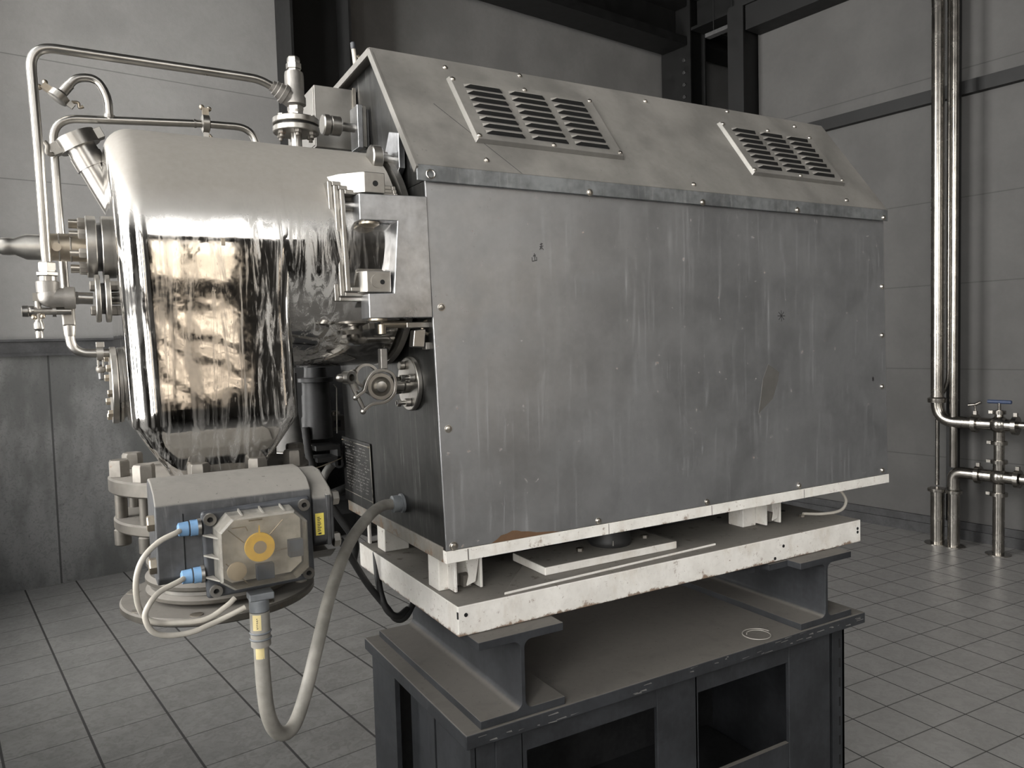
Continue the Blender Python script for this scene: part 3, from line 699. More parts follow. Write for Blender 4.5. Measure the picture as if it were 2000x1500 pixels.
# ================================================================== CABINET (leaning frame)
CUR[0] = LEANM
L, D, H = 1.392, .6064, .72
cab = thing('machine_cabinet', 'big grey sheet-steel machine cabinet with sloping louvred roof', 'cabinet')
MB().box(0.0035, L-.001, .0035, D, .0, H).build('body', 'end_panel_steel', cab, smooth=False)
MB().box(0.0, L, -.0015, .0033, .001, H+.004).build('front_panel', 'front_panel_steel', cab, bevel=.001)
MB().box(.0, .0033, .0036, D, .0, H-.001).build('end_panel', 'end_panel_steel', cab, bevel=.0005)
MB().box(-.002, L+.003, -.003, .012, -.0245, .0008).build('front_rim', 'rim_paint', cab, bevel=.001)
MB().box(-.003, .010, .0125, D+.003, -.0245, .006).build('side_rim', 'rim_side_paint', cab, bevel=.001)
MB().box(.010, L, .0125, D, -.0245, -.0005).build('floor_sheet', 'dark_steel', cab)
for xx in (.395, .705, 1.035): MB().box(xx-.0006, xx+.0006, -.0036, -.0028, -.0235, -.001).build('rim_joint', 'nut_steel', cab)
MB().box(.045, .047, -.0036, -.0028, -.0235, -.001).build('rim_joint', 'nut_steel', cab)
# roof
rp = [(-.012, .722), (-.012, .7465), (.198, 1.0307), (.56, 1.018), (D+.004, .99), (D+.004, .722)]
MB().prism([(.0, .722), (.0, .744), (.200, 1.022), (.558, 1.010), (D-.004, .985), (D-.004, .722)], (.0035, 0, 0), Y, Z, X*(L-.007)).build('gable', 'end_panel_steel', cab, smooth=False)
th = .007
mb = MB()
sl = Vector((0, .210, .2842)).normalized(); nrm = Vector((0, -sl.z, sl.y))
def sheet(p, q, nn, x0, x1, thk=.005):
    p, q = Vector((0,)+p), Vector((0,)+q)
    a_ = [Vector((x0, p.y, p.z)), Vector((x1, p.y, p.z)), Vector((x1, q.y, q.z)), Vector((x0, q.y, q.z))]
    b_ = [v_ - nn*thk for v_ in a_]
    mb.add(a_+b_, [(0,1,2,3), (7,6,5,4), (0,4,5,1), (1,5,6,2), (2,6,7,3), (3,7,4,0)])
sheet((-.012, .7465), (.198, 1.0307), nrm, -.020, L+.004)
mb.build('roof_slope', 'roof_steel', cab, bevel=.0012)
mb = MB(); sheet((.198, 1.0307), (.56, 1.018), Vector((0, .035, 1)).normalized(), -.020, L+.004); sheet((.56, 1.018), (D+.004, .985), Vector((0, .6, .8)), -.020, L+.004)
mb.build('roof_top', 'roof_steel', cab, bevel=.0012)
MB().box(-.020, L+.004, -.0125, -.0075, .7165, .7462).build('eaves_strip', 'ridge_trim_steel', cab, bevel=.001)
mb = MB()
mb.bar((-.0205, -.010, .737), (-.0205, .200, 1.0225), .004, .016, up=(0, -1, 1)); mb.build('gable_lip', 'roof_steel', cab)
MB().bar((-.0205, .200, 1.0225), (-.0205, .56, 1.010), .004, .014).build('gable_lip', 'roof_steel', cab)
# seam lines on the roof slope
def on_roof(s_, zz, h=0.0):
    tt = (zz-.7465)/.2842; return Vector((s_, -.012+.210*tt, zz)) + nrm*h
def roof_strip(p, q, w=.0008):
    d_ = (q-p).normalized(); u_ = d_.cross(nrm).normalized()*w
    return MB().add([p-u_, p+u_, q+u_, q-u_], [(0,1,2,3)])
roof_strip(on_roof(.075, .9, .0004), on_roof(.21, .7475, .0004)).build('sheet_scratch', 'scratch_dark', cab, smooth=False)
# grilles
def grille(x0, x1, z0, z1):
    g_ = MB(); thk = .010
    p = [on_roof(x0, z0), on_roof(x1, z0), on_roof(x1, z1), on_roof(x0, z1)]; q = [v_+nrm*thk for v_ in p]
    q[0] += Vector((.004,0,0))+sl*.003; q[1] += -Vector((.004,0,0))+sl*.003; q[2] += -Vector((.004,0,0))-sl*.003; q[3] += Vector((.004,0,0))-sl*.003
    g_.add(p+q, [(3,2,1,0), (4,5,6,7), (0,1,5,4), (1,2,6,5), (2,3,7,6), (3,0,4,7)])
    fr = g_.build('vent_grille', 'roof_steel', cab, bevel=.001)
    mb = MB(); w = x1-x0; hh = z1-z0
    cw = w*.250; pitch = .284*hh/ .2842 * 0 + hh*.1035
    for c_ in range(3):
        xs = x0 + w*(.075 + .292*c_)
        for r_i in range(8):
            zt = z1 - hh*.115 - pitch*r_i - hh*.022*0
            lipz = zt - hh*.055
            A, B = xs, xs+cw; n_ = 9; h_ = .0085; base = len(mb.v)
            top, lip, foot_ = [], [], []
            for i in range(n_):
                f = i/(n_-1); xx = A + (B-A)*f; k_ = min(1, (min(f, 1-f)*n_*.9))**.6 if 0 < f < 1 else 0
                top.append(on_roof(xx, zt, thk+.0002)); lip.append(on_roof(xx, lipz, thk+.0004+h_*k_)); foot_.append(on_roof(xx, lipz, thk+.0002))
            mid = [(a_+b_)/2 + nrm*.0022 for a_, b_ in zip(top, lip)]
            mb.v += top+mid+lip+foot_
            for i in range(n_-1):
                mb.f.append([base+n_+i, base+n_+i+1, base+i+1, base+i]); mb.mi.append(0)
                mb.f.append([base+2*n_+i, base+2*n_+i+1, base+n_+i+1, base+n_+i]); mb.mi.append(0)
                mb.f.append([base+3*n_+i, base+3*n_+i+1, base+2*n_+i+1, base+2*n_+i]); mb.mi.append(1)
            # dark slot just below the hood
            u_ = .0035
            mb.add([on_roof(A+.004, lipz-hh*.012, thk+.0003), on_roof(B-.002, lipz-hh*.012, thk+.0003), on_roof(B, lipz+.0005, thk+.0003), on_roof(A, lipz+.0005, thk+.0003)], [(0,1,2,3)], 1)
    mb.build('louvers', ['roof_steel', 'louver_dark'], fr, angle=60)
    for f, e_ in ((.025, .04), (.5, .03), (.975, .04)):
        for zz in (z0+hh*e_+.003, z1-hh*e_-.003):
            c_ = on_roof(x0+w*f, zz, thk); MB().lathe(c_, nrm, [(0, .0055), (.002, .005), (.0035, .003)], 12).build('screw', 'screw_steel', fr)
grille(.107+.026, .4835+.026, .812, .975)
grille(.893+.026, 1.250+.026, .812, .970)
def fscrew(x_, z_, r=.0062):
    p = Vector((x_+LEAN*z_, -.0015, z_))
    if z_ > .7165: p.y = -.0125
    MB().lathe(p, -Y, [(0, r*1.25), (.0015, r*1.2), (.0016, r), (.004, r*.8), (.0048, r*.35)], 14).build('screw', 'screw_steel', cab)
for x_, z_ in ((.006, .479), (.0125, .242), (.016, .0085), (.368, .009), (.6915, .0095), (1.018, .010), (1.367, .0135), (1.357, .724), (1.006, .7235), (.680, .7215), (.356, .7215), (1.3664, .5343), (1.3662, .3976), (1.3659, .2528)):
    fscrew(x_, z_, .0062 if z_ > .03 or x_ > .1 else .0075)
for x_, z_ in ((.145, 1.008), (.340, 1.022), (.703, 1.008), (.14, .7714), (.687, .765), (1.238, .765), (1.257, 1.008), (1.0, 1.022)):
    MB().lathe(on_roof(x_, z_), nrm, [(0, .006), (.002, .0055), (.004, .003)], 12).build('screw', 'screw_steel', cab)
# ring-shaped cable lug at the eaves corner
MB().torus((.005, -.018, .728), (-.2, -1, .1), .008, .0016, 20, 8).build('wire_loop', 'screw_steel', cab)
# scribbled marks on the front panel
def strokes(mb, cx, cz, segs, sc, w=.0009, y_=-.0017):
    for (a_, b_, c_, d_) in segs:
        p = Vector((cx+a_*sc+LEAN*cz, y_, cz+b_*sc)); q = Vector((cx+c_*sc+LEAN*cz, y_, cz+d_*sc)); dd = (q-p).normalized(); u_ = Vector((-dd.z, 0, dd.x))*w
        mb.add([p-u_, p+u_, q+u_, q-u_], [(0,3,2,1)])
mb = MB()
strokes(mb, .2205, .5800, [(-.5, .1, -.5, -.6), (-.5, -.6, .4, -.4), (0, .8, .05, -.4), (.4, .2, .42, -.5), (-.1, .5, -.25, .2), (.2, .6, .1, .1)], .012)
strokes(mb, .238, .6035, [(-.4, .5, .4, .7), (0, .9, -.1, -.6), (-.5, 0, .5, .2), (.1, -.1, .5, -.7), (-.2, -.1, -.5, -.7)], .009)
mb.build('pen_marks', 'scratch_dark', cab, smooth=False)
mb = MB(); strokes(mb, .9556, .4554, [(math.cos(a_), math.sin(a_), -math.cos(a_), -math.sin(a_)) for a_ in (0, .8, 1.57, 2.35)], .014, .0011)
strokes(mb, 1.325, .276, [(-.5, -.5, .5, .5), (.5, -.5, -.5, .5), (0, .9, 0, -.9)], .008, .0015)
mb.build('star_mark', 'scratch_dark', cab, smooth=False)
m = bpy.data.materials.new('rust_stain'); MATS['rust_stain'] = m; n = NT(m)
n.bsdf(n.mix(n.noise(40, 4), c4(.085, .045, .022), c4(.15, .085, .045)), .8)
pts = [(-.058, 0), (-.045, .006), (-.035, .013), (-.02, .015), (-.008, .019), (.004, .0175), (.014, .014), (.03, .012), (.05, .007), (.09, .003), (.11, 0)]
MB().prism(pts, (.158, -.0017, .001), X, Z, Y*.0002).build('rust_patch', 'rust_stain', cab, smooth=False)
MB().prism([(0, .044), (.040, .022), (.034, 0), (.014, -.044), (-.040, -.080), (-.030, -.04), (-.020, .008)], (.915, -.0017, .290), X, Z, Y*.0002).build('worn_patch', 'roof_steel', cab, smooth=False)
# name plate with worn text
pl = MB().box(-.0035, -.0003, .405, .627, .002, .172).build('name_plate', 'end_panel_steel', cab, bevel=.0008)
mb = MB().box(-.0042, -.0034, .4045, .4075, .004, .168).box(-.0042, -.0034, .408, .625, .028, .0295).box(-.0042, -.0034, .408, .625, .162, .1635)
mb.build('plate_edge', 'screw_steel', pl)
mb = MB(); rnd = random.Random(3)
for r_i in range(15):
    zz = .152 - r_i*.0078; yy = .60
    while yy > .435:
        w_ = rnd.uniform(.004, .02)
        if rnd.random() < .75:
            h_ = rnd.uniform(.0015, .004); mb.add([(-.0037, yy, zz), (-.0037, yy-w_, zz), (-.0037, yy-w_, zz+h_*.5), (-.0037, yy, zz+h_*.5)], [(0,1,2,3)])
            if rnd.random() < .5: mb.add([(-.0037, yy, zz-.002), (-.0037, yy-.001, zz-.002), (-.0037, yy-.001, zz+h_), (-.0037, yy, zz+h_)], [(0,1,2,3)])
        yy -= w_ + rnd.uniform(.003, .008)
mb.build('worn_text', 'plate_etch', pl, smooth=False)
for yy, zz in ((.415, .163), (.617, .163), (.415, .012)): MB().sphere((-.004, yy, zz), .003, 8, 6).build('rivet', 'brass_tinted_steel', pl)
# conduit gland on the end panel
MB().lathe((-.0005, .218, .0600), -X, [(0, .021), (.005, .021), (.006, .017), (.010, .017), (.011, .0185), (.024, .0185), (.026, .014)], 24).build('conduit_gland', 'grey_plastic', cab)
# adjuster plates and inner frame on the end panel
CUR[0] = IDM
def knob(t, p, r, parts, stem_end, rs):
    for (a_, b_, k_) in parts:
        MB().cyl((a_, p[0], p[1]), (b_, p[0], p[1]), r*k_, 36, b=.0025).build('knob', 'satin_steel', t)
    MB().cyl((parts[-1][1], p[0], p[1]), (stem_end, p[0], p[1]), rs, 20).build('stem', 'polished_tube', t)
t = thing('locking_knob', 'round steel knob on a stem in front of the small control box', 'knob', 'locking knobs on the cabinet end')
knob(t, (.30, .889), .0225, [(-.124, -.108, 1), (-.107, -.083, .93)], -.052, .0095)
MB().box(-.052, -.040, .277, .327, .842, .935).build('plate', 'machined_block', t, bevel=.0015)
MB().box(-.038, -.028, .285, .327, .846, .936).build('plate', 'satin_steel', t, bevel=.0015)
MB().box(-.028, -.022, .290, .325, .850, .93).build('spacer', 'dark_steel', t)
t = thing('locking_knob', 'round steel knob on a tall plate, just above the hinge', 'knob', 'locking knobs on the cabinet end')
knob(t, (.12, .783), .0245, [(-.084, -.062, 1)], -.036, .0085)
MB().cyl((-.060, .128, .790), (-.045, .128, .790), .009).build('nut', 'satin_steel', t)
MB().prism([(.165, .742), (.165, .800), (.135, .842), (.085, .828), (.085, .760), (.120, .735)], (-.036, 0, 0), Y, Z, X*.013).build('plate', 'machined_block', t, bevel=.0015)
t = thing('control_box', 'plain grey steel box fixed at the cabinet end behind the upper knob', 'box')
MB().box(-.1215, -.0285, .36, .60, .856, .992).build('housing', 'roof_steel', t, bevel=.0015)
MB().box(-.1235, -.1215, .365, .595, .86, .988).build('cover', 'roof_steel', t, bevel=.001)
MB().box(-.033, -.0265, .356, .362, .86, .996).build('edge_strip', 'screw_steel', t)
t = thing('antenna_rod', 'thin pale rod with dark tip standing behind the cabinet roof', 'rod')
MB().cyl((.034, .5, 1.015), (.0215, .5, 1.140), .0055, 14).build('rod', 'white_cable', t)
MB().cyl((.0215, .5, 1.138), (.0205, .5, 1.156), .0065, 14, b=.002).build('tip', 'dark_plastic', t)
t = thing('antenna_rod', 'short tan hooked pin beside the pale rod behind the roof', 'rod')
MB().tube([(.050, .52, 1.012), (.0435, .52, 1.128), (.041, .52, 1.132), (.039, .52, 1.130)], .004, 10).build('rod', 'brass_tinted_steel', t)

# ================================================================== HOPPER (leaning frame)
CUR[0] = LEANM
YC, ZC, RR = .25, .592, .225
hop = thing('discharge_hopper', 'mirror-polished steel hopper with dusty round top and tapering outlet', 'hopper')
X0, X1, ZT, ZB = -.530, -.258, .285, .185
def section():
    pts = []
    for i in range(41):
        a_ = PI*i/40; pts.append((YC - RR*math.cos(a_), ZC + RR*math.sin(a_), 0))        # front -> top -> back
    for i in range(1, 13): pts.append((YC+RR, ZC + (ZT-ZC)*i/12, 0))
    for i in range(1, 6): pts.append((YC+RR, ZT + (ZB-ZT)*i/5, 1))
    for i in range(1, 12): pts.append((YC+RR-2*RR*i/12, ZB, 2))
    for i in range(5, -1, -1): pts.append((YC-RR, ZT + (ZB-ZT)*i/5, 1))
    for i in range(11, 0, -1): pts.append((YC-RR, ZC + (ZT-ZC)*i/12, 0))
    return pts
sec = section(); ns = len(sec)
def inset(p, q):
    y_, z_, k_ = p
    if z_ > ZC:
        dy, dz_ = y_-YC, z_-ZC; l_ = math.hypot(dy, dz_); return (YC+dy*(1-q/l_), ZC+dz_*(1-q/l_))
    s_ = (RR-q)/RR
    return (YC+(y_-YC)*s_, z_)
st = []
rl = .045; rrt = .028
for i in range(9):
    a_ = PI/2*i/8; st.append((X0 + rl*(1-math.sin(a_)), rl*(1-math.cos(a_)) if False else rl*(1-math.cos(PI/2-a_)) if False else 0, a_))
stations = []
for i in range(9):
    a_ = PI/2*i/8                                # 0 = face plane, pi/2 = full section
    stations.append((X0 + rl*(1-math.cos(a_)), rl*(1-math.sin(a_)), 0))
for f in (.25, .5, .75): stations.append((X0+rl+(X1-rrt-X0-rl)*f, 0, 0))
for i in range(7):
    a_ = PI/2*i/6
    stations.append((X1-rrt + rrt*math.sin(a_), rrt*(1-math.cos(a_)), 1))
V = []
for (x_, q, right) in stations:
    for p in sec:
        qq = q
        if right:
            f = min(1, max(0, (ZC+.02-p[1])/.16)); f = f*f*(3-2*f); qq = q*f
        y_, z_ = inset(p, qq)
        if z_ < ZT:
            k_ = (ZT-z_)/(ZT-ZB); xm = -.4005; hw0 = (X1-X0)/2; xc = (X0+X1)/2
            xx = (xc + (x_-xc)*(1-k_)) + ((xm + (x_-xc)/hw0*.0705) - xc)*k_
            yy = YC + (y_-YC)*(1-k_) + ((.195 + (y_-YC)/RR*.145) - YC)*k_
        else: xx, yy = x_, y_
        V.append(Vector((xx, yy, z_)))
F = []
for i in range(len(stations)-1):
    for k in range(ns):
        j = (k+1) % ns; F.append([i*ns+k, i*ns+j, (i+1)*ns+j, (i+1)*ns+k])
mb = MB(); mb.add(V, F)
# end caps built as strips pairing front and back points so they bend with the taper
def cap(off, flip):
    # front list (bottom->top) and back list (bottom->top)
    top = 20
    fr = list(range(ns-1, ns-1-11, -1))          # ZT..ZC side front going up is reversed below
    front = [0] + list(range(ns-1, ns-12, -1)) + []
    # indices along front from z=ZC downwards
    frontd = [0] + [ns-1-i for i in range(11)] + [ns-12-i for i in range(6)]
    backd = [40] + [41+i for i in range(12)][:11] + [52] + [53+i for i in range(5)]
    m_ = min(len(frontd), len(backd))
    for i in range(m_-1):
        q = [off+frontd[i], off+frontd[i+1], off+backd[i+1], off+backd[i]]
        mb.f.append(q if flip else q[::-1]); mb.mi.append(0)
    poly = [off+i for i in range(0, 41)]
    mb.f.append(poly if not flip else poly[::-1]); mb.mi.append(0)
cap(0, False); cap((len(stations)-1)*ns, True)
o = mb.build('shell', 'hopper_steel', hop, angle=50)
mb = MB(); mb.lathe((X1-.04, YC, ZC), X, [(0, RR-.0003), (.258, RR-.0003)], 96, cap=True)
mb.build('neck', 'hopper_steel', hop, angle=50)
MB().lathe((-.045, YC, ZC), X, [(0, RR-.02), (.043, RR-.02)], 64).build('collar', 'dark_steel', hop)
MB().lathe((-.030, YC, ZC), X, [(0, RR-.012), (.003, RR+.002), (.016, RR+.002), (.019, RR-.012)], 96).build('clamp_ring', 'satin_steel', hop)
MB().box(-.372, -.366, .022, .0262, .598-.012, .598).build('label_stub', 'brass_tinted_steel', hop)
MB().cyl((-.28+.02, .205, .3725), (-.28+.02, .205, .362), .007).build('drain_plug', 'brass_tinted_steel', hop)
# raised frame round the access port at the neck
def rect_ring(x0, x1, z0, z1, w, y0, y1):
    return MB().box(x0, x0+w, y0, y1, z0, z1).box(x1-w, x1, y0, y1, z0, z1).box(x0+w, x1-w, y0, y1, z0, z0+w).box(x0+w, x1-w, y0, y1, z1-w, z1)
for k_, (a_, y_) in enumerate(((0, .036), (.0085, .027), (.0170, .018))):
    rect_ring(-.178+a_, -.045-a_*.2, .492+a_, .712-a_, .0085, y_, .09).build('port_frame', 'satin_steel', hop, bevel=.002, seg=3)
MB().box(-.100, -.055, .030, .075, .548, .66).build('port_slot', 'black_hole', hop)

# hinge
CUR[0] = IDM
t = thing('hinge_bracket', 'heavy C-shaped bright steel hinge plate joining hopper and cabinet', 'hinge')
poly = [(-.1525, .6850), (-.0185, .6885), (-.0145, .4590), (-.1410, .4585), (-.1410, .5040), (-.0915, .5055), (-.0800, .6385), (-.1525, .6370)]
MB().prism(poly, (0, -.006, 0), X, Z, Y*.046).build('plate', 'machined_block', t, bevel=.0018)
MB().lathe((-.128, .014, .6365), -Z, [(0, .0190), (.004, .0190), (.008, .012), (.0085, .003)], 28).build('pin_head', 'brass_tinted_steel', t)
MB().lathe((-.118, .014, .4590), -Z, [(0, .018), (.004, .018), (.006, .010)], 28).build('pin_head', 'brass_tinted_steel', t)
MB().prism([(-.1385, .002), (-.0985, .002), (-.0985, .060), (-.1900, .075), (-.1740, .038)], (0, 0, .6890), X, Y, Z*.038).build('upper_lug', 'satin_steel', t, bevel=.0018)
MB().cyl((-.1175, .0010, .7065), (-.1175, .006, .7065), .0052, 16).build('hole', 'black_hole', t)
MB().prism([(-.1400, .004), (-.0925, .004), (-.0925, .055), (-.1600, .065), (-.1480, .016)], (0, 0, .5068), X, Y, Z*.040).build('lower_lug', 'satin_steel', t, bevel=.002)
MB().cyl((-.1190, .0025, .528), (-.1190, .006, .528), .013, 24).build('hole', 'satin_steel', t)
MB().cyl((-.1105, .0018, .526), (-.1105, .004, .526), .0045, 16).build('hole', 'black_hole', t)
MB().cyl((-.172, .03, .668), (-.150, .03, .668), .0085).cyl((-.180, .03, .668), (-.172, .03, .668), .011).build('pivot_pin', 'polished_tube', t)
t = thing('latch_clip', 'small bright jaw latch on a rod under the hinge plate', 'latch')
MB().cyl((-.105, .03, .4480), (-.052, .03, .4480), .0075).cyl((-.105, .03, .4480), (-.105, .03, .430), .008).build('rod', 'brass_tinted_steel', t)
MB().box(-.058, -.010, .02, .045, .440, .452).build('arm', 'satin_steel', t, bevel=.002)
MB().prism([(-.046, .436), (-.022, .438), (-.026, .402), (-.050, .404)], (0, .012, 0), X, Z, Y*.022).build('jaw', 'polished_tube', t, bevel=.002)
MB().torus((-.010, .028, .441), Y, .013, .0035, 20, 8).build('hook', 'brass_tinted_steel', t)
MB().box(-.020, -.006, .02, .04, .398, .412).build('stop', 'satin_steel', t, bevel=.001)

# ================================================================== SAMPLING CLAMP ON THE END PANEL
t = thing('sampling_nozzle', 'flanged nozzle with sanitary clamp on the dark cabinet end', 'nozzle')
cy, cz = .122, .3275
MB().lathe((-.0095, cy, cz), -X, [(0, .056), (.009, .056), (.0105, .054)], 48).build('flange', 'satin_steel', t, bevel=.0008)
MB().cyl((-.020, cy, cz), (-.082, cy, cz), .0155).lathe((-.020, cy, cz), -X, [(0, .019), (.010, .019), (.012, .0156)], 28).build('pipe', 'polished_tube', t)
MB().cyl((-.082, cy, cz), (-.105, cy, cz), .020, b=.003).build('elbow', 'satin_steel', t)
MB().tube(fillet([(-.080, cy, cz), (-.104, cy, cz), (-.1045, .055, cz+.002)], .03, 6), .0165, 20).build('elbow', 'polished_tube', t)
for a_ in (70, 160, 250, 340):
    yy = cy + .040*math.cos(math.radians(a_)); zz = cz + .040*math.sin(math.radians(a_))
    MB().cyl((-.0205, yy, zz), (-.032, yy, zz), .0085, 20, b=.001).build('bolt', 'satin_steel', t)
    if a_ in (250, 160): MB().cyl((-.032, yy, zz), (-.050, yy, zz), .0042, 12).hexn((-.042, yy, zz), -X, .008, .008).build('stud', 'polished_tube', t)
c0 = Vector((-.1045, .055, cz+.002))
dirn = Vector((-.12, -1, .0)).normalized()
MB().lathe(c0, dirn, [(0, .0155), (0, .0255), (.006, .0265), (.012, .0255), (.012, .019), (.004, .013), (.010, .011), (.018, .010), (.019, .004)], 32).build('ferrule', 'polished_tube', t)
# clamp outline swept in the XZ plane
def clamp_band(pts, w, thk, name, mat):
    P = spline(pts, 5); mb = MB(); k = len(P); vs = []
    for i, p in enumerate(P):
        tn = (P[min(i+1, k-1)]-P[max(i-1, 0)]).normalized(); nn = Vector((-tn.z, 0, tn.x))
        vs += [p+nn*thk+Y*w, p-nn*thk+Y*w, p-nn*thk-Y*w, p+nn*thk-Y*w]
    fs = [(0,1,2,3), tuple(4*(k-1)+q for q in (3,2,1,0))]
    for i in range(k-1):
        for q in range(4):
            r_ = (q+1) % 4; fs.append((4*i+q, 4*(i+1)+q, 4*(i+1)+r_, 4*i+r_))
    mb.add(vs, fs); return mb.build(name, mat, t, bevel=.001)
cx_, czz = c0.x-.002, c0.z
def C(dx, dz): return (cx_+dx, .044, czz+dz)
clamp_band([C(-.050, -.018), C(-.044, -.013), C(-.034, -.006), C(-.028, .010), C(-.016, .026), C(.002, .031), C(.020, .026), C(.029, .012), C(.028, -.008), C(.020, -.022), C(.004, -.031), C(-.014, -.032), C(-.026, -.036), C(-.036, -.044)], .0055, .0028, 'clamp_band', 'satin_steel')
MB().sphere(C(-.051, -.0185), .0055).sphere(C(-.037, -.0455), .006).build('band_end', 'satin_steel', t)
MB().cyl(C(-.060, .012), C(-.036, -.040), .0042, 14).build('clamp_bolt', 'satin_steel', t)
MB().cyl(C(-.048, -.005), C(-.058, .013), .0065, 16).build('bolt_sleeve', 'satin_steel', t)
p = Vector(C(-.063, .020)); MB().ring(p+Vector((.004, -.008, 0)), p+Vector((-.004, .008, 0)), .0125, .007, 24).sphere(p+Vector((-.014, .002, 0)), .010, sq=(1.1, .7, .8)).sphere(p+Vector((.010, .002, .009)), .008, sq=(1, .7, .8)).build('wing_nut', 'satin_steel', t)
MB().box(-.098, -.084, .060, .078, .362, .402).build('lever_arm', 'cast_steel', t, bevel=.002)
MB().ring((-.122, .075, .350), (-.120, .092, .350), .024, .019, 28).build('rear_ring', 'satin_steel', t)

# ================================================================== VALVE WITH ACTUATOR
FX, FY = -.397, .185
t = thing('outlet_valve', 'dusty flanged outlet valve bolted under the hopper', 'valve')
MB().lathe((FX, FY, .160), Z, [(0, .174), (.003, .177), (.024, .177), (.027, .174)], 64).build('upper_flange', 'flange_grey', t)
MB().lathe((FX, FY, .092), Z, [(0, .168), (.003, .171), (.017, .171), (.020, .168)], 64).build('lower_flange', 'flange_grey', t)
MB().lathe((FX, FY, -.030), Z, [(0, .118), (.12, .118), (.190, .112)], 48).build('body', 'satin_steel', t)
for i in range(10):
    a_ = math.radians(-178+36*i); x_, y_ = FX+.158*math.cos(a_), FY+.158*math.sin(a_)
    b_ = MB().hexn((x_, y_, .187), Z, .0185, .030, ph=a_).build('nut', 'nut_steel', t, bevel=.0008)
    MB().cyl((x_, y_, .070), (x_, y_, .187), .0105, 16).cyl((x_, y_, .062), (x_, y_, .092), .014, 16, b=.002).build('bolt', 'flange_grey', b_)
for z_, r_ in ((.048, .128), (.020, .131), (-.008, .134), (-.032, .134)):
    MB().lathe((FX+.008, FY, z_-.008), Z, [(0, r_-.006), (.004, r_), (.010, r_), (.016, r_-.008)], 56).build('seal_ring', 'flange_grey', t)
MB().lathe((FX+.004, FY, -.062), Z, [(0, .170), (.003, .174), (.013, .174), (.016, .171)], 64).build('bottom_flange', 'flange_grey', t)
for i in range(8):
    a_ = math.radians(-157+45*i); x_, y_ = FX+.155*math.cos(a_), FY+.155*math.sin(a_)
    MB().cyl((x_, y_, -.0462), (x_, y_, -.0448), .011, 20).build('bolt_hole', 'screw_steel', t)

t = thing('valve_actuator', 'dark grey valve actuator with thick dust on top, in front of the outlet valve', 'actuator')
prof = [(.0, .060), (.0, .196), (-.014, .207), (-.060, .206), (-.104, .196), (-.122, .180), (-.125, .160), (-.125, .070), (-.112, .058)]
MB().prism(prof, (-.5245, 0, 0), Y, Z, X*.232).build('housing', 'actuator_grey', t, bevel=.003)
prof2 = [(.006, .078), (.006, .186), (-.012, .200), (-.052, .199), (-.110, .176), (-.124, .164), (-.126, .150), (-.126, .092), (-.110, .080)]
MB().prism(prof2, (-.2925, 0, 0), Y, Z, X*.036).build('end_cap', 'actuator_grey', t, bevel=.005, seg=3)
MB().box(-.2700, -.2630, -.1285, -.02, .084, .168).build('rib', 'actuator_grey', t, bevel=.002)
MB().prism([(-.1, .06), (-.122, .075), (-.09, .055), (-.03, .05), (.0, .05), (0, .07)], (-.305, 0, 0), Y, Z, X*.05).build('under_lip', 'cast_steel', t)
for z_ in (.1530, .0885):
    MB().hexn((-.5245, -.108, z_), -X, .0125, .010).build('side_bolt', 'brass_tinted_steel', t)
for z_ in (.158, .088):
    MB().hexn((-.2565, -.112, z_), X, .0125, .011).build('side_bolt', 'screw_steel', t)
MB().box(-.487, -.4855, -.1262, -.1250, .064, .165).build('groove', 'black_hole', t)
st_ = MB().box(-.2885, -.2745, -.1272, -.1262, .102, .138).build('warning_sticker', 'sticker_yellow', t)
mb = MB()
for k in range(9): mb.box(-.2855+.0, -.2855+random.uniform(.004, .008), -.1275, -.1272, .1085+k*.0028, .1098+k*.0028)
mb.box(-.2845, -.2795, -.1275, -.1272, .1035, .1062).build('sticker_print', 'scratch_dark', st_, smooth=False)
# limit-switch box with clear cover
t = thing('switch_box', 'limit switch box with clear ribbed cover showing a yellow indicator disc', 'switch box')
SB = [(-.4640, .1675), (-.2985, .1715), (-.2955, .0365), (-.4600, .0330)]
def shrink(poly, k):
    cx0 = sum(p[0] for p in poly)/len(poly); cz0 = sum(p[1] for p in poly)/len(poly); return [(cx0+(p[0]-cx0)*k, cz0+(p[1]-cz0)*k) for p in poly]
MB().prism(SB, (0, -.1420, 0), X, Z, Y*.012).build('base_plate', 'dark_plastic', t, bevel=.006, seg=3)
OCT = [(-.4455, .1415), (-.4270, .1600), (-.3350, .1600), (-.3165, .1415), (-.3165, .0690), (-.3350, .0545), (-.4270, .0530), (-.4455, .0670)]
def octo(k, y_): return [Vector((x_, y_, z_)) for x_, z_ in shrink(OCT, k)]
mb = MB(); A = octo(1.04, -.142); B = octo(1.0, -.184); Cc = octo(.955, -.1885)
mb.add(A+B+Cc, [(i, (i+1) % 8, 8+(i+1) % 8, 8+i) for i in range(8)] + [(8+i, 8+(i+1) % 8, 16+(i+1) % 8, 16+i) for i in range(8)])
mb.build('cover_wall', 'cloudy_plastic', t, smooth=False)
MB().add(Cc, [tuple(range(8))]).add(octo(.955, -.1868), [tuple(range(8))[::-1]]).build('cover_window', 'clear_plastic', t, smooth=False)
ribs = []
for f in (.30, .50, .70):
    x_ = -.457+.155*f; ribs.append(((x_, -.1435, .166), (x_, -.1435, .160), (x_, -.180, .1610)))
for f in (.22, .48, .76):
    z_ = .158-.118*f; ribs.append(((-.4625, -.1435, z_), (-.450, -.1435, z_), (-.4460, -.178, z_)))
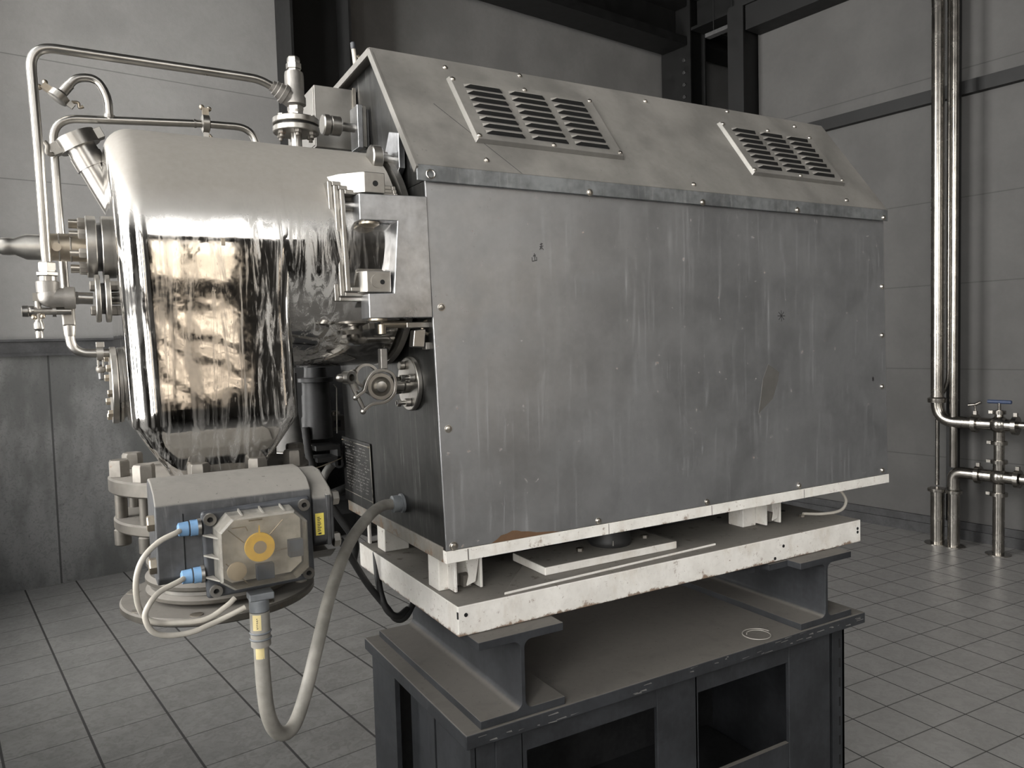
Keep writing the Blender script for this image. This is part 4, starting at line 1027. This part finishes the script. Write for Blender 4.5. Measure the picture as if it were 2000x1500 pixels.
for a_, b_, c_ in ribs:
    a_, b_, c_ = Vector(a_), Vector(b_), Vector(c_); dx = X*.0012 if abs(a_.x-b_.x) < 1e-4 else Z*.0012
    MB().add([a_-dx, b_-dx, c_-dx, a_+dx, b_+dx, c_+dx], [(0,1,2), (5,4,3), (0,3,4,1), (1,4,5,2), (2,5,3,0)]).build('rib', 'cover_side', t, smooth=False)
for (x_, z_), (sx_, sz_) in zip(SB, ((1,-1),(-1,-1),(-1,1),(1,1))):
    c_ = Vector((x_+sx_*.0125, -.1420, z_+sz_*.0125))
    s_ = MB().ring(c_, c_-Y*.007, .0092, .0042, 24).build('screw_boss', 'satin_steel', t)
    MB().cyl(c_-Y*.001, c_-Y*.002, .0043, 12).build('socket', 'black_hole', s_)
MB().add(octo(.96, -.1500), [tuple(range(8))]).build('inner_board', 'inner_grey', t, smooth=False)
ic = Vector((-.3870, -.178, .1100))
MB().ring(ic, ic+Y*.006, .0218, .0095, 40).build('indicator_disc', 'yellow_plastic', t)
MB().cyl(ic+Y*.0055, ic-Y*.001, .0096, 28).build('indicator_hub', 'hub_tan', t)
MB().prism([(-.0012, .022), (.0012, .022), (.0004, .0335), (-.0004, .0335)], ic, X, Z, Y*.002).build('pointer', 'yellow_plastic', t)
MB().box(-.3440, -.3225, -.180, -.165, .0870, .1130).build('switch_block', 'chip_blue', t, bevel=.001)
MB().box(-.3930, -.3675, -.180, -.165, .0600, .0830).build('switch_block', 'chip_blue', t, bevel=.001)
MB().lathe((-.421, -.172, .078), -Y, [(0, .014), (.003, .014), (.004, .012)], 28).build('round_boss', 'hub_tan', t)
mb = MB()
for (a_, b_) in (((-.368, .098), (-.345, .100)), ((-.408, .118), (-.430, .140)), ((-.435, .09), (-.405, .055)), ((-.40, .150), (-.38, .150)), ((-.37, .125), (-.35, .145)), ((-.425, .142), (-.405, .142)), ((-.405, .142), (-.402, .135))):
    mb.tube([(a_[0], -.168, a_[1]), (b_[0], -.168, b_[1])], .0009, 6)
mb.build('wiring', 'brass_tinted_steel', t)
for z_, x_ in ((.1435, -.4640), (.0715, -.4625)):
    g_ = MB().lathe((x_-.004, -.134, z_), -X, [(0, .0120), (.010, .0120), (.011, .0095), (.013, .0110), (.026, .0100), (.028, .0060)], 18).build('cable_gland', 'blue_plastic', t)
    MB().ring((x_+.001, -.134, z_), (x_-.004, -.134, z_), .0130, .006, 18).build('lock_nut', 'satin_steel', g_)
    MB().cyl((x_-.0145, -.134, z_), (x_-.0160, -.134, z_), .0113, 18).build('seal', 'dark_plastic', g_)
MB().box(-.4030, -.3660, -.164, -.136, .0235, .0345).cyl((-.3870, -.150, .0240), (-.3870, -.150, .004), .0150, 20).build('conduit_entry', 'grey_plastic', t, bevel=.002)
tag(MB().tube(spline([(-.489, -.134, .1435), (-.499, -.148, .1425), (-.5233, -.16, .1395-.004), (-.5451, -.17, .1179), (-.5555, -.17, .0904), (-.5553, -.16, .0545), (-.5479, -.15, .0299), (-.5351, -.15, .0182), (-.5081, -.152, .0111), (-.466, -.155, .0085), (-.4347, -.15, .0212), (-.4213, -.146, .0300)], 6), .0040, 12).build('signal_cable', 'white_cable', None), 'white cable looping down from the upper blue gland', 'cable')
tag(MB().tube(spline([(-.488, -.134, .0715), (-.498, -.150, .0710), (-.5267, -.165, .0640), (-.543, -.178, .0500), (-.5475, -.180, .0350), (-.5400, -.180, .0150), (-.5220, -.175, .0030), (-.4900, -.172, -.0010), (-.4600, -.165, .0030), (-.4300, -.160, .0100), (-.4090, -.158, .0165)], 6), .0040, 12).build('signal_cable', 'white_cable', None), 'white cable looping down from the lower blue gland', 'cable')
cond = thing('flexible_conduit', 'grey flexible conduit hanging in a long loop from switch box to cabinet', 'conduit')
path = spline([(-.3870, -.15, .004), (-.3868, -.15, -.042), (-.3855, -.15, -.1152), (-.3784, -.14, -.1706), (-.3598, -.12, -.2112), (-.333, -.1, -.2173), (-.3043, -.07, -.1846), (-.2684, -.03, -.1172), (-.2248, .03, -.05), (-.1686, .09, .0195), (-.1042, .15, .0570), (-.0600, .195, .0640), (-.029, .2175, .0610)], 8)
MB().tube(path, .0116, 18).build('hose', 'conduit_grey', cond)
MB().cyl((-.3870, -.15, .004), (-.3868, -.15, -.050), .0150, 20).build('sleeve', 'conduit_grey', cond)
MB().torus((-.3868, -.15, -.028), Z, .0150, .0018, 20, 6).torus((-.3868, -.15, -.038), Z, .0150, .0018, 20, 6).build('cable_tie', 'grey_plastic', cond)
def curved_label(z0, z1, r, a0, a1, mat, name):
    mb = MB(); k = 6; vs = []
    for i in range(k+1):
        a_ = math.radians(a0+(a1-a0)*i/k); vs += [(-.3868+r*math.cos(a_), -.15+r*math.sin(a_), z0), (-.3868+r*math.cos(a_), -.15+r*math.sin(a_), z1)]
    mb.add(vs, [(2*i, 2*i+2, 2*i+3, 2*i+1) for i in range(k)]); return mb.build(name, mat, cond)
l_ = curved_label(-.022, .002, .0153, 215, 265, 'sticker_cream', 'label')
l2 = curved_label(-.068, -.046, .0120, 215, 280, 'sticker_cream', 'label')
mb = MB()
for k in range(6): mb.box(-.3950, -.3925+random.uniform(-.001, .001), -.1642, -.1640, -.019+k*.003, -.0178+k*.003)
mb.build('label_print', 'scratch_dark', l_, smooth=False)

# ================================================================== LEFT END: FLANGES, PIPES, VALVES
YP = .22
def disc_x(mb, x0, x1, y_, z_, r, n_=48): return mb.lathe((x0, y_, z_), X, [(0, r-.0015), (.0015, r), (x1-x0-.0015, r), (x1-x0, r-.0015)], n_)
t = thing('feed_pipe', 'steel feed pipe with tapered end and bolted flange entering the hopper', 'pipe')
zf = .6005
disc_x(MB(), -.5860, -.5690, .25, .603, .0560).build('flange', 'satin_steel', t)
disc_x(MB(), -.5610, -.5400, .25, .603, .0565).build('flange', 'satin_steel', t)
MB().cyl((-.569, .25, .603), (-.545, .25, .603), .044, 32).build('gasket', 'dark_steel', t)
MB().lathe((-.98, .25, .5995), X, [(0, .0130), (.262, .0130), (.266, .0150), (.276, .0155), (.284, .0145), (.302, .0225), (.395, .0228)], 32).build('pipe', 'satin_steel', t)
MB().lathe((-.650, .25, .6005), X, [(0, .0238), (.014, .0240), (.020, .0246), (.064, .0250), (.066, .029)], 32).build('socket', 'brass_tinted_steel', t)
MB().torus((-.628, .25, .6005), X, .0240, .0016, 28, 8).torus((-.610, .25, .6005), X, .0245, .0016, 28, 8).build('weld_ring', 'nut_steel', t)
MB().cyl((-.632, .2300, .598), (-.632, .2235, .598), .0075).build('boss', 'brass_tinted_steel', t)
for i in range(8):
    a_ = math.radians(22+45*i); y_, z_ = .25+.044*math.cos(a_), .603+.044*math.sin(a_)
    b_ = MB().hexn((-.5860, y_, z_), -X, .0095, .012).build('nut', 'nut_steel', t)
    MB().cyl((-.598, y_, z_), (-.612, y_, z_), .0058, 12).build('stud', 'screw_steel', b_)
t = thing('side_flange', 'pair of small bolted flanges on the hopper end below the feed pipe', 'flange')
disc_x(MB(), -.5765, -.5680, YP, .507, .0430).build('flange', 'satin_steel', t)
disc_x(MB(), -.5610, -.5520, YP, .507, .0430).build('flange', 'satin_steel', t)
MB().cyl((-.568, YP, .507), (-.561, YP, .507), .028, 24).build('gasket', 'dark_steel', t)
MB().cyl((-.552, YP, .507), (-.536, YP, .507), .011, 20).build('stub', 'polished_tube', t)
for a_ in (45, 135, 225, 315):
    y_, z_ = YP+.031*math.cos(math.radians(a_)), .507+.031*math.sin(math.radians(a_))
    b_ = MB().hexn((-.5765, y_, z_), -X, .0085, .008).build('bolt_head', 'nut_steel', t)
    MB().hexn((-.5520, y_, z_), X, .009, .010).build('nut', 'nut_steel', b_)
t = thing('manhole_cover', 'round bolted cover plate low on the hopper end', 'cover')
disc_x(MB(), -.5585, -.5475, .25, .348, .0715, 56).build('cover_plate', 'satin_steel', t)
disc_x(MB(), -.5465, -.5395, .25, .348, .0700, 56).build('ring', 'polished_tube', t)
MB().cyl((-.5395, .25, .345), (-.515, .25, .345), .058, 40).build('neck', 'satin_steel', t)
for i in range(8):
    a_ = math.radians(12+45*i); y_, z_ = .25+.060*math.cos(a_), .348+.060*math.sin(a_)
    MB().hexn((-.5585, y_, z_), -X, .0072, .008).build('bolt', 'brass_tinted_steel', t)

# balance line: long tube over the hopper to the relief valve
t = thing('balance_tube', 'tall bright steel tube bending over the hopper to the relief valve', 'tube')
MB().tube(fillet([(-.6480, YP, .566), (-.6500, YP, .75), (-.6545, YP, .9420), (-.3, YP, .9400), (-.270, YP, .9390), (-.238, .222, .9265)], [0, .02, .040, .02, .02, 0], 9), .0082, 16).build('tube', 'polished_tube', t)
t = thing('tube_fitting', 'cast elbow fitting with hexagon union at the foot of the tall tube', 'fitting')
MB().hexn((-.6480, YP, .556), Z, .0150, .0145).build('union_nut', 'satin_steel', t)
MB().lathe((-.6483, YP, .5450), Z, [(0, .0165), (.002, .0185), (.007, .0185), (.009, .0140), (.012, .0140)], 6).build('union_ring', 'polished_tube', t)
MB().cyl((-.6485, YP, .535), (-.6483, YP, .546), .0145, 20).build('nipple', 'polished_tube', t)
MB().lathe((-.6488, YP, .517), Z, [(0, .0180), (.019, .0185), (.020, .0170)], 24).sphere((-.6470, YP, .511), .0195, 20, 12).lathe((-.6470, YP, .508), X, [(0, .0185), (.022, .0175), (.022, .0195), (.038, .0195), (.0395, .018)], 24).build('elbow', 'cast_steel', t)
MB().cyl((-.6080, YP, .508), (-.6030, YP, .508), .0125, 6).cyl((-.6030, YP, .508), (-.5800, YP, .507), .0105, 20).build('nipple', 'polished_tube', t)
# small sampling valve
t = thing('sample_valve', 'small bright sampling valve hanging below the cast elbow', 'valve')
MB().lathe((-.6900, YP, .4845), X, [(0, .006), (.001, .0095), (.010, .0100), (.011, .0085), (.014, .0095), (.020, .0090), (.024, .0065), (.075, .0060)], 20).build('barrel', 'polished_tube', t)
MB().cyl((-.6650, YP, .5100), (-.6655, YP, .4650), .0052, 16).box(-.6725, -.6590, YP-.006, YP+.006, .502, .516).build('lever', 'satin_steel', t)
MB().lathe((-.6655, YP, .4680), -Z, [(0, .006), (.006, .0085), (.014, .0085), (.018, .0055), (.020, .0065), (.030, .0060), (.031, .003)], 18).build('nozzle', 'polished_tube', t)
MB().sphere((-.6720, YP-.004, .4740), .0045, 10, 7).sphere((-.6590, YP-.004, .4755), .0045, 10, 7).build('pin', 'brass_tinted_steel', t)
MB().ring((-.6440, YP, .4845), (-.6380, YP, .4845), .0100, .005, 20).build('clamp_ring', 'satin_steel', t)
# lower line: tee, bend, clamp into the cover
t = thing('drain_tube', 'short bent steel tube from the sampling tee to the lower clamp', 'tube')
MB().box(-.6305, -.6090, YP+.006, YP+.028, .4580, .4960).build('tee_block', 'satin_steel', t, bevel=.004)
MB().tube(fillet([(-.6195, YP+.017, .470), (-.6195, YP+.017, .4090), (-.5560, YP+.017, .4085)], .034, 8), .0080, 16).build('tube', 'polished_tube', t)
MB().lathe((-.6195, YP+.017, .4600), -Z, [(0, .0110), (.016, .0095), (.020, .0085)], 18).build('socket', 'satin_steel', t)
t = thing('tube_clamp', 'small hinged clamp with dark wing nut on the short drain tube', 'clamp', 'hinged tube clamps')
MB().ring((-.5790, YP+.017, .4085), (-.5680, YP+.017, .4085), .0150, .008, 24).build('ring', 'satin_steel', t)
MB().box(-.5795, -.5660, YP+.006, YP+.028, .4190, .4290).build('top_lug', 'satin_steel', t, bevel=.001)
MB().box(-.5790, -.5760, YP+.009, YP+.025, .3830, .3960).build('side_lug', 'satin_steel', t, bevel=.0005)
MB().box(-.5710, -.5680, YP+.009, YP+.025, .3830, .3960).build('side_lug', 'satin_steel', t, bevel=.0005)
MB().sphere((-.5735, YP+.017, .3790), .0085, 12, 8).build('hinge_nut', 'nut_steel', t)
MB().cyl((-.5735, YP+.017, .378), (-.5735, YP+.017, .3590), .0048, 12, b=.002).build('wing_nut', 'dark_steel', t)
# rinse tube behind, with its branch
Y2 = .34
t = thing('rinse_tube', 'steel tube rising behind the tall tube and running back along the hopper top', 'tube')
MB().tube(fillet([(-.6215, Y2-.05, .470), (-.6235, Y2-.02, .56), (-.6265, Y2, .70), (-.6290, Y2, .8530), (-.36, Y2, .8730), (-.262, Y2, .8760), (-.245, Y2, .790)], [0, .02, .02, .045, .02, .035, 0], 8), .0075, 16).build('tube', 'polished_tube', t)
MB().tube(fillet([(-.5320, Y2, .860), (-.5320, Y2, .905), (-.5500, Y2, .9380), (-.5850, Y2, .9340), (-.6020, Y2, .9110)], .026, 8), .0078, 16).build('branch', 'polished_tube', t)
MB().cyl((-.378, Y2, .8718), (-.374, Y2, .8721), .0088).cyl((-.5320, Y2, .864), (-.5320, Y2, .870), .0098).build('weld_band', 'satin_steel', t)
MB().cyl((-.5960, Y2, .9190), (-.6080, Y2, .9030), .0092).build('ferrule', 'satin_steel', t)
def tube_clamp(label, c, d, up):
    t = thing('tube_clamp', label, 'clamp', 'hinged tube clamps'); c, d, up = Vector(c), Vector(d).normalized(), Vector(up).normalized()
    MB().lathe(c-d*.008, d, [(0, .014), (.002, .0185), (.014, .0185), (.016, .014)], 28).build('ring', 'satin_steel', t)
    s_ = d.cross(up)
    MB().obox(c+up*.0225+s_*.003, (d, up, s_), (.006, .008, .006)).sphere(c+up*.033-d*.006, .0055).sphere(c+up*.031+d*.008, .005).build('hinge_lug', 'brass_tinted_steel', t)
    MB().obox(c-up*.0220, (d, up, s_), (.005, .007, .004)).build('pivot_lug', 'satin_steel', t)
    MB().tube(spline([c-up*.021+d*.006, c-up*.030+d*.012, c-up*.036+d*.006, c-up*.040+d*.012], 4), .0030, 10).build('hook', 'brass_tinted_steel', t)
    return t
tube_clamp('hinged clamp on the rinse tube above the hopper top', (-.3555, Y2, .8735), X, Z)
tube_clamp('open hinged clamp at the end of the curved branch tube', (-.6150, Y2, .8940), (.6, 0, .8), (-.8, 0, .55))
# angled sight port
t = thing('sight_port', 'thick angled steel port with wide clamp at the upper left of the hopper', 'port')
p0, p1 = Vector((-.525, .33, .685)), Vector((-.589, .33, .812)); d_ = (p1-p0).normalized(); Lp = (p1-p0).length
MB().lathe(p0, d_, [(0, .0255), (Lp*.62, .0255), (Lp*.62, .0285), (Lp*.80, .0285), (Lp*.80, .0265), (Lp*.92, .0265)], 36).build('pipe', 'polished_tube', t)
MB().ring(p0+d_*(Lp*.90), p0+d_*(Lp*1.08), .0365, .022, 40).lathe(p0+d_*(Lp*1.03), d_, [(0, .032), (.004, .031)], 36).build('clamp_ring', 'satin_steel', t)
s_ = d_.cross(Y).normalized()
q = p0+d_*(Lp*.99)
MB().obox(q-s_*.040, (s_, Y, d_), (.008, .012, .010)).build('clamp_lug', 'satin_steel', t, bevel=.001)
MB().obox(q+s_*.042, (s_, Y, d_), (.009, .012, .011)).build('clamp_lug', 'satin_steel', t, bevel=.001)
sg = -1 if (q-s_*.04).x < q.x else 1
e_ = q + s_*sg*.046
MB().tube(spline([e_, e_+Vector((-.002, -.012, -.010)), e_+Vector((-.009, -.016, -.008)), e_+Vector((-.008, -.016, .004)), e_+Vector((-.013, -.016, .012))], 5), .0042, 10).build('wing_nut', 'nut_steel', t)

# relief valve on top
RX_, RYv = -.200, .225
t = thing('relief_valve', 'cast relief valve standing on two bolted flanges on top of the hopper', 'valve')
MB().cyl((RX_-.001, RYv, .805), (RX_-.001, RYv, .845), .0115, 20).build('stem_pipe', 'polished_tube', t)
MB().lathe((RX_, RYv, .8420), Z, [(0, .0445), (.0015, .0460), (.0105, .0460), (.012, .0445)], 48).build('lower_flange', 'satin_steel', t)
MB().lathe((RX_, RYv, .8590), Z, [(0, .0445), (.0015, .0460), (.0105, .0460), (.012, .0445)], 48).build('upper_flange', 'satin_steel', t)
MB().cyl((RX_, RYv, .854), (RX_, RYv, .859), .038, 32).build('gasket', 'black_rubber', t)
for a_ in (20, 80, 140, 200, 260, 320):
    x_, y_ = RX_+.034*math.cos(math.radians(a_)), RYv+.034*math.sin(math.radians(a_))
    b_ = MB().hexn((x_, y_, .871), Z, .0075, .005).build('bolt_head', 'satin_steel', t)
    MB().hexn((x_, y_, .842), -Z, .0075, .006).cyl((x_, y_, .836), (x_, y_, .831), .004, 10).build('nut', 'nut_steel', b_)
MB().cyl((RX_, RYv, .871), (RX_, RYv, .888), .0150, 24).hexn((RX_, RYv, .888), Z, .0165, .009).build('neck', 'satin_steel', t)
MB().cyl((RX_, RYv, .894), (RX_, RYv, .8985), .0140, 24).build('thread', 'polished_tube', t)
MB().lathe((RX_, RYv, .8975), Z, [(0, .0150), (.002, .0215), (.016, .0215), (.020, .0190), (.060, .0190), (.066, .0180), (.067, .012)], 32).build('body', 'cast_steel', t)
MB().lathe((RX_, RYv, .9640), Z, [(0, .0130), (.006, .0130), (.0065, .0155), (.017, .0155), (.0175, .0125), (.022, .0135), (.029, .0125), (.032, .008)], 6).cyl((RX_, RYv, .962), (RX_, RYv, .966), .014).build('cap', 'satin_steel', t)
d_ = Vector((-.047, -.004, .025)).normalized(); c_ = Vector((RX_, RYv, .9065))
MB().lathe(c_, d_, [(0, .0175), (.020, .0180), (.021, .0200), (.029, .0200), (.030, .0165), (.038, .0160), (.039, .0145), (.046, .0145), (.047, .0110), (.053, .0110)], 28).build('side_port', 'cast_steel', t)

# ================================================================== MACHINERY BEHIND
YB = .72
t = thing('rear_pump', 'light grey cast pump body half hidden behind the hopper', 'pump')
MB().lathe((-.108, .80, -.0205), Z, [(0, .075), (.10, .075), (.125, .060), (.128, .048), (.20, .036), (.25, .030), (.36, .030)], 36).build('casing', 'grey_casting', t)
MB().torus((-.108, .80, .120), Z, .062, .008, 32, 8).build('rim', 'satin_steel', t)
t = thing('rear_actuator', 'black cylindrical actuator in the gap between hopper and cabinet', 'actuator')
MB().lathe((-.060, YB-.05, .165), Z, [(0, .030), (.002, .040), (.055, .041), (.060, .038), (.115, .038), (.118, .036), (.150, .036), (.152, .046), (.162, .046), (.164, .030), (.19, .028)], 36).build('cylinder', 'black_machinery', t)
MB().box(-.085, -.022, YB-.12, YB-.05, .140, .152).box(-.080, -.018, YB-.11, YB-.04, .108, .120).box(-.026, -.018, YB-.11, YB-.04, .095, .152).cyl((-.022, YB-.11, .100), (-.022, YB-.05, .100), .012).build('bracket', 'black_machinery', t)
MB().tube([(-.022, YB-.10, .18), (-.018, YB-.10, .30), (-.026, YB-.10, .31)], .002, 8).build('wire_guard', 'satin_steel', t)
t = thing('junction_box', 'small grey box with bright rim beside the cabinet, in the rear gap', 'box')
MB().box(-.024, .020, YB-.04, YB+.02, .180, .222).build('housing', 'grey_casting', t, bevel=.003)
MB().lathe((-.004, YB-.01, .222), Z, [(0, .017), (.008, .017), (.010, .012)], 24).build('cap', 'satin_steel', t)
MB().box(-.012, .006, YB-.042, YB-.0395, .190, .208).build('socket', 'dark_plastic', t)
tag(MB().tube(spline([(-.100, YB-.08, .20), (-.092, YB-.08, .12), (-.066, YB-.08, .04), (-.025, YB-.08, -.04), (.02, YB-.08, -.12), (.04, YB, -.2)], 6), .010, 12).build('rubber_hose', 'black_rubber', None), 'black hose running down beside the rear pump', 'hose')
tag(MB().tube(spline([(.07, YB-.02, .16), (.015, YB-.06, .125), (-.035, YB-.05, .080), (-.05, YB, .02)], 6), .011, 12).build('rubber_hose', 'grey_casting', None), 'grey hose curving out from behind the cabinet', 'hose')
tag(MB().tube(spline([(.08, YB, .03), (.0, YB-.04, .015), (-.09, YB, -.02), (-.14, YB+.05, -.05)], 6), .013, 12).build('rubber_hose', 'black_rubber', None), 'black hose crossing low behind the valve actuator', 'hose')
tag(MB().tube(spline([(-.165, YB-.07, .095), (-.10, YB-.10, .092), (-.05, YB-.11, .104), (-.015, YB-.11, .115)], 6), .0016, 8).build('thin_wire', 'brass_tinted_steel', None), 'thin brownish wire between rear pump and bracket', 'wire')
t = thing('steel_bench', 'dark steel bench standing on the floor behind the hopper', 'bench')
MB().box(.30, .33, .86, .90, ZF, -.02).build('leg', 'black_machinery', t)
MB().box(.36, .40, .86, .90, ZF, -.02).build('leg', 'black_machinery', t)
MB().box(-.18, .42, .72, .90, -.06, -.021).build('deck', 'black_machinery', t)
MB().box(-.035, .14, .84, .88, -.02, .46).build('back_plate', 'black_machinery', t)
# black hoses beside the tray
GB = 'black rubber hoses behind the left side of the tray'
tag(MB().tube(spline([(-.075, .46, -.06), (-.050, .45, -.1109), (-.012, .45, -.1815), (.035, .45, -.250), (.060, .45, -.2850), (.085, .45, -.285), (.115, .47, -.262)], 6), .0085, 12).build('rubber_hose', 'black_rubber', None), 'black hose slanting down from the left to the beam end', 'hose', GB)
tag(MB().tube(spline([(.030, .50, -.120), (.022, .47, -.17), (.022, .45, -.215), (.034, .44, -.255), (.060, .44, -.275), (.095, .46, -.270)], 6), .0085, 12).build('rubber_hose', 'black_rubber', None), 'black hose hanging in a short loop below the tray edge', 'hose', GB)

# ------------------------------------------------------------------ put every origin at the base of its thing
bpy.context.view_layer.update()
def descend(o):
    out = []
    for c in o.children: out += [c] + descend(c)
    return out
for o in list(COL.objects):
    if o.parent is not None or o.type not in ('MESH', 'EMPTY'): continue
    objs = [q for q in [o]+descend(o) if q.type == 'MESH']
    co = [v.co for q in objs for v in q.data.vertices]
    if not co: continue
    b = Vector(((min(v.x for v in co)+max(v.x for v in co))/2, (min(v.y for v in co)+max(v.y for v in co))/2, min(v.z for v in co)))
    for q in objs: q.data.transform(Matrix.Translation(-b))
    o.location = b
bpy.context.view_layer.update()
